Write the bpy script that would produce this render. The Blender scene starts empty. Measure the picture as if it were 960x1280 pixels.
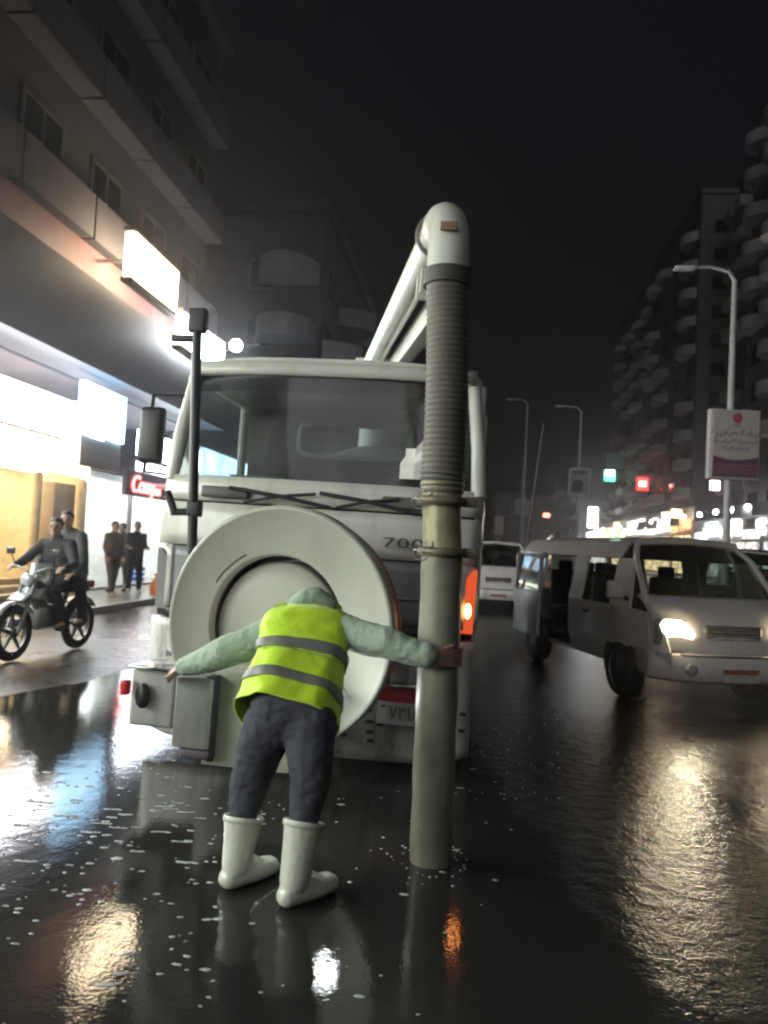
import bpy, bmesh, math, random
from mathutils import Vector, Matrix, noise as mnoise
random.seed(7)
R = math.radians
SC = bpy.context.scene
COL = SC.collection

# ------------------------------------------------------------------ camera, sky, light
CAMH = 1.55
PITCH = math.atan(42 / 960); ROLL = R(3.0)
cam_d = bpy.data.cameras.new('camera'); cam = bpy.data.objects.new('camera', cam_d); COL.objects.link(cam)
CAMM = Matrix.Rotation(R(90) + PITCH, 3, 'X') @ Matrix.Rotation(ROLL, 3, 'Z')
cam.matrix_world = Matrix.Translation((0, 0, CAMH)) @ CAMM.to_4x4()
cam_d.sensor_fit = 'VERTICAL'; cam_d.sensor_height = 36; cam_d.sensor_width = 27; cam_d.lens = 27
cam_d.clip_start = .05; cam_d.clip_end = 2000
cam_d.dof.use_dof = True; cam_d.dof.focus_distance = 4.3; cam_d.dof.aperture_fstop = 2.2
SC.camera = cam

W = bpy.data.worlds.new('World'); SC.world = W; W.use_nodes = True
wn = W.node_tree; wn.nodes.clear()
sky_n = wn.nodes.new('ShaderNodeTexSky'); sky_n.sky_type = 'NISHITA'; sky_n.sun_disc = False
sky_n.sun_elevation = R(-4); sky_n.sun_rotation = R(200)
hs = wn.nodes.new('ShaderNodeMixRGB'); hs.blend_type = 'ADD'; hs.inputs[0].default_value = 1
hs.inputs[2].default_value = (.016, .014, .022, 1)      # the town's glow in the night sky
bg = wn.nodes.new('ShaderNodeBackground'); bg.inputs[1].default_value = .1
wo = wn.nodes.new('ShaderNodeOutputWorld')
wn.links.new(sky_n.outputs[0], hs.inputs[1]); wn.links.new(hs.outputs[0], bg.inputs[0]); wn.links.new(bg.outputs[0], wo.inputs[0])

sl = bpy.data.lights.new('sun', 'SUN'); sl.energy = .27; sl.angle = R(40); sl.color = (.97, .97, 1)
sun = bpy.data.objects.new('sun', sl); COL.objects.link(sun)
sun.rotation_euler = (R(58), 0, R(-6))

SC.view_settings.view_transform = 'Standard'; SC.view_settings.look = 'None'
SC.view_settings.exposure = .5; SC.view_settings.gamma = 1
SC.render.engine = 'CYCLES'
cy = SC.cycles
cy.use_denoising = True
cy.max_bounces = 7; cy.diffuse_bounces = 3; cy.glossy_bounces = 4; cy.transparent_max_bounces = 12; cy.transmission_bounces = 4
cy.volume_bounces = 0
cy.sample_clamp_indirect = 6; cy.sample_clamp_direct = 0
cy.caustics_reflective = False; cy.caustics_refractive = False
cy.pixel_filter_type = 'BLACKMAN_HARRIS'; cy.filter_width = 2.3

# ------------------------------------------------------------------ pixel helpers (photo pixels 960 x 1280)
def ray(px, py):
    return CAMM @ Vector(((px - 480) / 960, -(py - 640) / 960, -1))
def P(px, py, d):
    v = ray(px, py); return Vector((0, 0, CAMH)) + v * (d / v.y)
def G(px, py, z=0.0):
    v = ray(px, py); return Vector((0, 0, CAMH)) + v * ((z - CAMH) / v.z)
YAW = R(6.5)
cs, sn = math.cos(YAW), math.sin(YAW)
def S(s, t, z=0.0):
    return Vector((s * cs + t * sn, -s * sn + t * cs, z))
def F(px, py, s):
    """pixel ray met with the vertical street plane at offset s -> (t, z)"""
    v = ray(px, py)
    k = s / (v.x * cs - v.y * sn)
    p = v * k
    return (p.x * sn + p.y * cs, CAMH + p.z)
def T(px, s, py=680):
    return F(px, py, s)[0]

# ------------------------------------------------------------------ materials
MATS = {}
def mat(name, col, rough=.6, metal=0, var=.12, scale=6, bump=0, bscale=40, coat=0, dirt=None, dscale=2.5, damt=.5, spec=.5):
    if name in MATS: return MATS[name]
    m = bpy.data.materials.new(name); m.use_nodes = True
    nt = m.node_tree; b = nt.nodes['Principled BSDF']
    tc = nt.nodes.new('ShaderNodeTexCoord')
    n = nt.nodes.new('ShaderNodeTexNoise'); n.inputs['Scale'].default_value = scale; n.inputs['Detail'].default_value = 5
    nt.links.new(tc.outputs['Object'], n.inputs['Vector'])
    r = nt.nodes.new('ShaderNodeValToRGB')
    r.color_ramp.elements[0].position = .3; r.color_ramp.elements[1].position = .7
    lo = [c * (1 - var) for c in col]; hi = [min(1, c * (1 + var)) for c in col]
    r.color_ramp.elements[0].color = (*lo, 1); r.color_ramp.elements[1].color = (*hi, 1)
    nt.links.new(n.outputs['Fac'], r.inputs[0])
    out = r.outputs[0]
    if dirt:
        n2 = nt.nodes.new('ShaderNodeTexNoise'); n2.inputs['Scale'].default_value = dscale; n2.inputs['Detail'].default_value = 8; n2.inputs['Roughness'].default_value = .7
        mp = nt.nodes.new('ShaderNodeMapping'); mp.inputs['Scale'].default_value = (1, 1, .28)
        nt.links.new(tc.outputs['Object'], mp.inputs['Vector']); nt.links.new(mp.outputs[0], n2.inputs['Vector'])
        r2 = nt.nodes.new('ShaderNodeValToRGB'); r2.color_ramp.elements[0].position = .5; r2.color_ramp.elements[1].position = .72
        r2.color_ramp.elements[1].color = (damt, damt, damt, 1)
        nt.links.new(n2.outputs['Fac'], r2.inputs[0])
        mx = nt.nodes.new('ShaderNodeMixRGB'); mx.inputs[2].default_value = (*dirt, 1)
        nt.links.new(r2.outputs[0], mx.inputs[0]); nt.links.new(out, mx.inputs[1]); out = mx.outputs[0]
    nt.links.new(out, b.inputs['Base Color'])
    b.inputs['Metallic'].default_value = metal
    mr = nt.nodes.new('ShaderNodeMapRange'); mr.inputs[3].default_value = max(.02, rough - .08); mr.inputs[4].default_value = min(1, rough + .08)
    nt.links.new(n.outputs['Fac'], mr.inputs[0]); nt.links.new(mr.outputs[0], b.inputs['Roughness'])
    b.inputs['Specular IOR Level'].default_value = spec
    if coat: b.inputs['Coat Weight'].default_value = coat; b.inputs['Coat Roughness'].default_value = .08
    if bump:
        n3 = nt.nodes.new('ShaderNodeTexNoise'); n3.inputs['Scale'].default_value = bscale; n3.inputs['Detail'].default_value = 4
        nt.links.new(tc.outputs['Object'], n3.inputs['Vector'])
        bp = nt.nodes.new('ShaderNodeBump'); bp.inputs['Strength'].default_value = bump; bp.inputs['Distance'].default_value = .02
        nt.links.new(n3.outputs['Fac'], bp.inputs['Height']); nt.links.new(bp.outputs[0], b.inputs['Normal'])
    MATS[name] = m; return m
def emis(name, col, k, blotch=0, scale=3, col2=None):
    if name in MATS: return MATS[name]
    m = bpy.data.materials.new(name); m.use_nodes = True; nt = m.node_tree; nt.nodes.clear()
    e = nt.nodes.new('ShaderNodeEmission'); o = nt.nodes.new('ShaderNodeOutputMaterial')
    e.inputs[0].default_value = (*col, 1); e.inputs[1].default_value = k
    if blotch:
        tc = nt.nodes.new('ShaderNodeTexCoord'); n = nt.nodes.new('ShaderNodeTexNoise'); n.inputs['Scale'].default_value = scale
        nt.links.new(tc.outputs['Object'], n.inputs['Vector'])
        mr = nt.nodes.new('ShaderNodeMapRange'); mr.inputs[1].default_value = .35; mr.inputs[2].default_value = .65
        mr.inputs[3].default_value = k * (1 - blotch); mr.inputs[4].default_value = k * (1 + blotch)
        nt.links.new(n.outputs['Fac'], mr.inputs[0]); nt.links.new(mr.outputs[0], e.inputs[1])
    nt.links.new(e.outputs[0], o.inputs[0]); MATS[name] = m; return m
def glass(name, tint=(.55, .6, .6), haze_amt=.0):
    if name in MATS: return MATS[name]
    m = bpy.data.materials.new(name); m.use_nodes = True; nt = m.node_tree; nt.nodes.clear()
    t = nt.nodes.new('ShaderNodeBsdfTransparent'); t.inputs[0].default_value = (*tint, 1)
    g = nt.nodes.new('ShaderNodeBsdfGlossy'); g.inputs['Roughness'].default_value = .04
    lw = nt.nodes.new('ShaderNodeLayerWeight'); pw = nt.nodes.new('ShaderNodeMath'); pw.operation = 'POWER'; pw.inputs[1].default_value = 5
    f = nt.nodes.new('ShaderNodeMath'); f.operation = 'MULTIPLY_ADD'; f.inputs[1].default_value = .92; f.inputs[2].default_value = .06
    nt.links.new(lw.outputs['Facing'], pw.inputs[0]); nt.links.new(pw.outputs[0], f.inputs[0])
    mx = nt.nodes.new('ShaderNodeMixShader'); o = nt.nodes.new('ShaderNodeOutputMaterial')
    nt.links.new(f.outputs[0], mx.inputs[0]); nt.links.new(t.outputs[0], mx.inputs[1]); nt.links.new(g.outputs[0], mx.inputs[2])
    last = mx
    if haze_amt:   # patchy pale film mixed over the pane
        tc = nt.nodes.new('ShaderNodeTexCoord'); n = nt.nodes.new('ShaderNodeTexNoise'); n.inputs['Scale'].default_value = 2.2; n.inputs['Detail'].default_value = 6
        nt.links.new(tc.outputs['Object'], n.inputs['Vector'])
        mr = nt.nodes.new('ShaderNodeMapRange'); mr.inputs[1].default_value = .38; mr.inputs[2].default_value = .68; mr.inputs[3].default_value = haze_amt * .2; mr.inputs[4].default_value = haze_amt
        nt.links.new(n.outputs['Fac'], mr.inputs[0])
        d = nt.nodes.new('ShaderNodeBsdfDiffuse'); d.inputs[0].default_value = (.5, .52, .5, 1)
        m2 = nt.nodes.new('ShaderNodeMixShader'); nt.links.new(mr.outputs[0], m2.inputs[0]); nt.links.new(mx.outputs[0], m2.inputs[1]); nt.links.new(d.outputs[0], m2.inputs[2]); last = m2
    nt.links.new(last.outputs[0], o.inputs[0]); MATS[name] = m; return m

# ------------------------------------------------------------------ mesh builder
class MB:
    def __init__(s): s.v = []; s.f = []; s.sm = []
    def add(s, vs, fs, smooth=False):
        o = len(s.v); s.v += [tuple(v) for v in vs]; s.f += [tuple(i + o for i in f) for f in fs]; s.sm += [smooth] * len(fs); return s
    def box(s, c, size, rz=0, M=None, taper=(1, 1)):
        hx, hy, hz = [q / 2 for q in size]; c = Vector(c)
        vs = []
        for z, k in ((-hz, (1, 1)), (hz, taper)):
            for x, y in ((-hx, -hy), (hx, -hy), (hx, hy), (-hx, hy)):
                vs.append(Vector((x * k[0], y * k[1], z)))
        m = M if M is not None else Matrix.Rotation(rz, 3, 'Z')
        vs = [m @ v + c for v in vs]
        return s.add(vs, [(3, 2, 1, 0), (4, 5, 6, 7), (0, 1, 5, 4), (1, 2, 6, 5), (2, 3, 7, 6), (3, 0, 4, 7)])
    def bbox(s, c, size, b=.02, rz=0, M=None):
        """box with chamfered edges"""
        bm = bmesh.new(); bmesh.ops.create_cube(bm, size=1)
        for v in bm.verts: v.co = Vector((v.co.x * size[0], v.co.y * size[1], v.co.z * size[2]))
        bmesh.ops.bevel(bm, geom=bm.edges[:], offset=min(b, min(size) * .45), segments=2, affect='EDGES', profile=.6)
        m = M if M is not None else Matrix.Rotation(rz, 3, 'Z'); c = Vector(c)
        bm.verts.index_update()
        s.add([m @ v.co + c for v in bm.verts], [[v.index for v in f.verts] for f in bm.faces], True); bm.free(); return s
    def tube(s, pts, rad, n=12, cap=True, smooth=True, flat=None):
        pts = [Vector(p) for p in pts]
        if not hasattr(rad, '__len__'): rad = [rad] * len(pts)
        t0 = (pts[1] - pts[0]).normalized()
        up = Vector((0, 0, 1)) if abs(t0.z) < .9 else Vector((1, 0, 0))
        a = t0.cross(up).normalized()
        vs = []
        for i, p in enumerate(pts):
            t = (pts[min(i + 1, len(pts) - 1)] - pts[max(i - 1, 0)]).normalized()
            a = (a - t * a.dot(t)).normalized(); b = t.cross(a)
            for k in range(n):
                q = 2 * math.pi * k / n
                vs.append(p + (a * math.cos(q) + b * math.sin(q)) * rad[i])
        fs = [(i * n + k, i * n + (k + 1) % n, (i + 1) * n + (k + 1) % n, (i + 1) * n + k) for i in range(len(pts) - 1) for k in range(n)]
        s.add(vs, fs, smooth)
        if cap:
            s.add(vs[:n], [tuple(range(n - 1, -1, -1))]); s.add(vs[-n:], [tuple(range(n))])
        return s
    def lathe(s, prof, n=32, M=None, c=(0, 0, 0), smooth=True, a0=0, a1=2 * math.pi):
        """profile (r, z) turned about local z"""
        c = Vector(c); full = abs(a1 - a0 - 2 * math.pi) < 1e-6; m = n if full else n + 1
        vs = []
        for r, z in prof:
            for k in range(m):
                q = a0 + (a1 - a0) * k / n
                v = Vector((r * math.cos(q), r * math.sin(q), z)); vs.append((M @ v if M is not None else v) + c)
        fs = []
        for i in range(len(prof) - 1):
            for k in range(n):
                k2 = (k + 1) % m
                fs.append((i * m + k, i * m + k2, (i + 1) * m + k2, (i + 1) * m + k))
        return s.add(vs, fs, smooth)
    def sphere(s, c, r, n=14, sc=(1, 1, 1), M=None):
        prof = [(max(1e-4, r * math.sin(math.pi * i / n)), -r * math.cos(math.pi * i / n)) for i in range(n + 1)]
        D = Matrix.Diagonal(sc)
        return s.lathe(prof, n + 4, (M @ D) if M is not None else D, c)
    def prism(s, poly, h, M=None, c=(0, 0, 0)):
        """poly in local xy, thick along z, centred"""
        c = Vector(c); n = len(poly); M = M if M is not None else Matrix.Identity(3)
        vs = [M @ Vector((x, y, z)) + c for z in (-h / 2, h / 2) for x, y in poly]
        return s.add(vs, [tuple(range(n - 1, -1, -1)), tuple(range(n, 2 * n))] + [(k, (k + 1) % n, n + (k + 1) % n, n + k) for k in range(n)])
    def grid(s, fn, nu, nv, smooth=True, thick=0):
        vs = [fn(i / nu, j / nv) for j in range(nv + 1) for i in range(nu + 1)]
        fs = [(j * (nu + 1) + i, j * (nu + 1) + i + 1, (j + 1) * (nu + 1) + i + 1, (j + 1) * (nu + 1) + i) for j in range(nv) for i in range(nu)]
        return s.add(vs, fs, smooth)
    def build(s, name, m, parent=None, solid=0, bevel=0):
        me = bpy.data.meshes.new(name); me.from_pydata(s.v, [], s.f); me.update()
        for p, q in zip(me.polygons, s.sm): p.use_smooth = q
        me.materials.append(m)
        o = bpy.data.objects.new(name, me); COL.objects.link(o)
        if parent is not None: o.parent = parent
        if solid:
            md = o.modifiers.new('solid', 'SOLIDIFY'); md.thickness = solid; md.offset = 0
        if bevel:
            md = o.modifiers.new('bevel', 'BEVEL'); md.width = bevel; md.segments = 2; md.limit_method = 'ANGLE'
        return o
def link_mesh(name, me, m, parent):
    if m is not None: me.materials.clear(); me.materials.append(m)
    o = bpy.data.objects.new(name, me); COL.objects.link(o); o.parent = parent; return o
def tag(o, label=None, cat=None, group=None, kind=None):
    for k, v in (('label', label), ('category', cat), ('group', group), ('kind', kind)):
        if v: o[k] = v
    return o
def thing(name, label, cat, loc=(0, 0, 0), rz=0, group=None):
    o = bpy.data.objects.new(name, None); COL.objects.link(o); o.location = loc; o.rotation_euler = (0, 0, rz); o.empty_display_size = .1
    return tag(o, label, cat, group)
def copy_tree(o, parent=None):
    c = o.copy(); COL.objects.link(c); c.parent = parent
    for ch in list(o.children): copy_tree(ch, c)
    return c
def text(name, body, size, m, parent, loc, rot, depth=.004, align='CENTER', shear=0, sx=1, space=1):
    cu = bpy.data.curves.new(name, 'FONT'); cu.body = body; cu.size = size; cu.extrude = depth; cu.align_x = align; cu.align_y = 'CENTER'; cu.shear = shear; cu.space_character = space
    t = bpy.data.objects.new(name + '_c', cu); COL.objects.link(t)
    bpy.context.view_layer.update()
    me = bpy.data.meshes.new_from_object(t.evaluated_get(bpy.context.evaluated_depsgraph_get()))
    bpy.data.objects.remove(t)
    o = link_mesh(name, me, m, parent); o.location = loc; o.rotation_euler = rot; o.scale = (sx, 1, 1); return o
def fuse(mb, voxel, smooth=6, fac=.5, wrinkle=0, wscale=14, disp=None):
    """overlapping closed tubes fused into one continuous surface"""
    me = bpy.data.meshes.new('tmp'); me.from_pydata(mb.v, [], mb.f); me.update()
    t = bpy.data.objects.new('tmp', me); COL.objects.link(t)
    r = t.modifiers.new('r', 'REMESH'); r.mode = 'VOXEL'; r.voxel_size = voxel; r.use_smooth_shade = True
    if smooth:
        q = t.modifiers.new('s', 'SMOOTH'); q.iterations = smooth; q.factor = fac
    bpy.context.view_layer.update()
    out = bpy.data.meshes.new_from_object(t.evaluated_get(bpy.context.evaluated_depsgraph_get()))
    bpy.data.objects.remove(t); bpy.data.meshes.remove(me)
    if wrinkle:
        out.update()
        nr = [Vector(v.normal) for v in out.vertices]
        for v, nn in zip(out.vertices, nr):
            c = Vector(v.co)
            k = 1 - abs(mnoise.noise(Vector((c.x * wscale, c.y * wscale, c.z * wscale * 1.5)))) * 2.2
            k2 = mnoise.noise(Vector((c.x * wscale * .4 + 7, c.y * wscale * .4, c.z * wscale * .4)))
            v.co = c + nn * wrinkle * (.6 * k + .8 * k2)
    for p in out.polygons: p.use_smooth = True
    out.update()
    return out
def cap_chain(mb, pts, rad, n=14):
    """tube with rounded ends, for fuse()"""
    pts = [Vector(p) for p in pts]
    if not hasattr(rad, '__len__'): rad = [rad] * len(pts)
    # subdivide for smooth radius
    mb.tube(pts, rad, n)
    for p, r in zip(pts, rad): mb.sphere(p, r * .995, 10)

# shared materials
WHITE = mat('white_truck_paint', (.56, .565, .51), .35, var=.06, scale=2, coat=.2, dirt=(.24, .23, .18), dscale=2.4, damt=.6)
BEIGE = mat('pale_reel_paint', (.40, .41, .35), .45, var=.06, scale=3, dirt=(.22, .21, .17), dscale=2.2, damt=.4)
GREYM = mat('grey_box_paint', (.25, .26, .235), .5, var=.12, scale=4, dirt=(.08, .08, .07), dscale=5)
BLACKP = mat('black_plastic', (.02, .02, .022), .45, var=.3)
RUBBER = mat('tyre_rubber', (.018, .018, .018), .75, bump=.3)
CHROME = mat('chrome', (.7, .7, .7), .15, 1, var=.05)
STEEL = mat('galvanised_steel', (.42, .43, .42), .4, .8, var=.2)
DARKIN = mat('dark_interior', (.022, .023, .025), .8, var=.2)

# ------------------------------------------------------------------ ground
def wet_asphalt():
    m = bpy.data.materials.new('wet_asphalt'); m.use_nodes = True; nt = m.node_tree; b = nt.nodes['Principled BSDF']; L = nt.links.new
    tc = nt.nodes.new('ShaderNodeTexCoord')
    def nz(scale, det=4, ro=.5):
        n = nt.nodes.new('ShaderNodeTexNoise'); n.inputs['Scale'].default_value = scale; n.inputs['Detail'].default_value = det; n.inputs['Roughness'].default_value = ro
        L(tc.outputs['Object'], n.inputs['Vector']); return n
    big = nz(.35, 6, .6); fine = nz(62, 3); mid = nz(9, 5)
    r = nt.nodes.new('ShaderNodeValToRGB'); r.color_ramp.elements[0].color = (.013, .0125, .012, 1); r.color_ramp.elements[1].color = (.033, .031, .028, 1)
    L(mid.outputs['Fac'], r.inputs[0]); L(r.outputs[0], b.inputs['Base Color'])
    mr = nt.nodes.new('ShaderNodeMapRange'); mr.inputs[1].default_value = .38; mr.inputs[2].default_value = .62; mr.inputs[3].default_value = .16; mr.inputs[4].default_value = .36
    L(big.outputs['Fac'], mr.inputs[0]); L(mr.outputs[0], b.inputs['Roughness'])
    mr2 = nt.nodes.new('ShaderNodeMapRange'); mr2.inputs[1].default_value = .35; mr2.inputs[2].default_value = .6; mr2.inputs[3].default_value = .12; mr2.inputs[4].default_value = .42
    L(big.outputs['Fac'], mr2.inputs[0])
    ad = nt.nodes.new('ShaderNodeMath'); ad.operation = 'MULTIPLY_ADD'; ad.inputs[1].default_value = .42
    L(fine.outputs['Fac'], ad.inputs[0]); L(mid.outputs['Fac'], ad.inputs[2])
    bp = nt.nodes.new('ShaderNodeBump'); bp.inputs['Distance'].default_value = .03
    L(mr2.outputs[0], bp.inputs['Strength']); L(ad.outputs[0], bp.inputs['Height']); L(bp.outputs[0], b.inputs['Normal'])
    b.inputs['Specular IOR Level'].default_value = .6
    return m
def flood():
    m = bpy.data.materials.new('murky_flood_water'); m.use_nodes = True; nt = m.node_tree; b = nt.nodes['Principled BSDF']; L = nt.links.new
    tc = nt.nodes.new('ShaderNodeTexCoord')
    def nz(scale, det=3):
        n = nt.nodes.new('ShaderNodeTexNoise'); n.inputs['Scale'].default_value = scale; n.inputs['Detail'].default_value = det
        L(tc.outputs['Object'], n.inputs['Vector']); return n
    n = nz(1.2, 5)
    r = nt.nodes.new('ShaderNodeValToRGB'); r.color_ramp.elements[0].color = (.014, .014, .0135, 1); r.color_ramp.elements[1].color = (.032, .031, .028, 1)
    L(n.outputs['Fac'], r.inputs[0]); L(r.outputs[0], b.inputs['Base Color'])
    b.inputs['Roughness'].default_value = .03; b.inputs['IOR'].default_value = 1.33
    w = nz(9, 5); w2 = nz(62, 3)
    ad = nt.nodes.new('ShaderNodeMath'); ad.operation = 'MULTIPLY_ADD'; ad.inputs[1].default_value = .42
    L(w2.outputs['Fac'], ad.inputs[0]); L(w.outputs['Fac'], ad.inputs[2])
    bp = nt.nodes.new('ShaderNodeBump'); bp.inputs['Distance'].default_value = .03
    a_, c_ = G(640, 930), G(990, 1290); dv = c_ - a_; nn = Vector((-dv.y, dv.x, 0)).normalized()
    if nn.x < 0: nn = -nn
    dt = nt.nodes.new('ShaderNodeVectorMath'); dt.operation = 'DOT_PRODUCT'; dt.inputs[1].default_value = nn; L(tc.outputs['Object'], dt.inputs[0])
    wob = nz(2.2, 5); sm = nt.nodes.new('ShaderNodeMath'); sm.operation = 'MULTIPLY_ADD'; sm.inputs[1].default_value = .9; L(wob.outputs['Fac'], sm.inputs[0]); L(dt.outputs['Value'], sm.inputs[2])
    k0 = nn.dot(a_) + .45
    mr = nt.nodes.new('ShaderNodeMapRange'); mr.interpolation_type = 'SMOOTHSTEP'; mr.inputs[1].default_value = k0 - .75; mr.inputs[2].default_value = k0 + .05; mr.inputs[3].default_value = .04; mr.inputs[4].default_value = .36
    L(sm.outputs[0], mr.inputs[0]); L(mr.outputs[0], bp.inputs['Strength'])
    rr = nt.nodes.new('ShaderNodeMapRange'); rr.inputs[1].default_value = .04; rr.inputs[2].default_value = .36; rr.inputs[3].default_value = .03; rr.inputs[4].default_value = .2
    L(mr.outputs[0], rr.inputs[0]); L(rr.outputs[0], b.inputs['Roughness'])
    L(ad.outputs[0], bp.inputs['Height']); L(bp.outputs[0], b.inputs['Normal'])
    return m
b = MB(); b.add([(-700, -300, -.006), (700, -300, -.006), (700, 1200, -.006), (-700, 1200, -.006)], [(0, 1, 2, 3)])
tag(b.build('road', wet_asphalt()), kind='structure')
edge = [G(990, 1290), G(800, 1130), G(700, 1030), G(645, 950), G(640, 880), G(652, 830), G(640, 780), G(612, 742), G(560, 735), G(330, 745),
        G(200, 830), G(120, 850), G(0, 872), Vector((-6.5, 5, 0)), Vector((-5.5, -1, 0)), Vector((-3, -5, 0)), Vector((3, -4, 0)), Vector((2.2, 0, 0))]
edge = [e + Vector(((1.1, 1.1, 1.1, 1.2, 1.4, 1.5, 1.2, .6)[i], 0, 0)) if i < 8 else e for i, e in enumerate(edge)]
pts = []
for i, a in enumerate(edge):
    c = edge[(i + 1) % len(edge)]; L_ = (c - a).length; n = max(2, int(L_ / .25)); nrm = Vector((-(c - a).y, (c - a).x, 0)).normalized()
    for k in range(n):
        p = a.lerp(c, k / n); p += nrm * mnoise.noise(p * 1.3) * .22; pts.append((p.x, p.y, 0))
bm = bmesh.new(); bm.faces.new([bm.verts.new(p) for p in pts]); bmesh.ops.triangulate(bm, faces=bm.faces[:]); bmesh.ops.recalc_face_normals(bm, faces=bm.faces[:])
me = bpy.data.meshes.new('flood_water'); bm.to_mesh(me); bm.free()
if me.polygons[0].normal.z < 0: me.flip_normals()
fw = link_mesh('flood_water', me, flood(), None); tag(fw, kind='structure')

# foam and floating scraps drifting on the water
b = MB()
def fleck(p, r, el, a):
    n = 7; vs = [(p.x, p.y, .006)]
    for k in range(n):
        q = 2 * math.pi * k / n; rr = r * random.uniform(.7, 1.2)
        x = math.cos(q) * rr * el; y = math.sin(q) * rr
        vs.append((p.x + x * math.cos(a) - y * math.sin(a), p.y + x * math.sin(a) + y * math.cos(a), .0015))
    b.add(vs, [(0, 1 + k, 1 + (k + 1) % n) for k in range(n)], True)
made = 0
while made < 230:
    px = random.uniform(-10, 330) if random.random() < .68 else random.uniform(200, 640); py = random.triangular(930, 1285, 985)
    p = G(px, py)
    if mnoise.noise(Vector((p.x * 1.6, p.y * 1.6, 3))) < -.12 and random.random() < .8: continue
    fleck(p, random.choice((.004, .006, .008, .011)) * random.uniform(.8, 1.3), random.uniform(1.2, 2.6), random.uniform(-.25, .25)); made += 1
for _ in range(34):       # longer streaks of scum
    px = random.uniform(0, 260); py = random.triangular(960, 1100, 1020); p = G(px, py); a0 = random.uniform(-.15, .15)
    for k in range(random.randint(2, 5)): fleck(p + Vector((k * .02, random.uniform(-.004, .004), 0)), random.uniform(.006, .011), 1.8, a0)
for _ in range(70):
    p = G(random.uniform(575, 700), random.uniform(850, 1000)); fleck(p, random.uniform(.003, .007), 1.5, 0)
tag(b.build('foam_flecks', mat('foam', (.42, .44, .46), .3, var=.3)), 'small white foam flecks drifting on the dark flood water', 'foam', kind='stuff')

# wet pavement along the shops
SL = -9.0; SR = 22.0
b = MB()
def pave(s0, s1, t0, t1, z):
    a = [S(s0, t0), S(s1, t0), S(s1, t1), S(s0, t1)]
    b.add([(p.x, p.y, 0 - .05) for p in a] + [(p.x, p.y, z) for p in a], [(4, 5, 6, 7), (0, 1, 5, 4), (1, 2, 6, 5), (2, 3, 7, 6), (3, 0, 4, 7)])
pave(SL - 4, SL + 1.9, -25, 120, .1)
PAVE = mat('wet_paving', (.16, .145, .125), .34, var=.2, scale=3, bump=.25, bscale=9)
tag(b.build('pavement', PAVE), kind='structure')
b = MB(); pave(SL + 1.904, SL + 2.1, -25, 120, .115); tag(b.build('kerb', mat('kerb_concrete', (.22, .21, .2), .35, bump=.2)), kind='structure')
b = MB(); pave(SR - 4, SR + 6, -10, 300, .12); tag(b.build('pavement', PAVE), kind='structure')
b = MB(); pave(8.1, 10.0, 6, 260, .14); tag(b.build('median_strip', mat('median_concrete', (.2, .19, .18), .4, bump=.2)), kind='structure')

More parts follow.
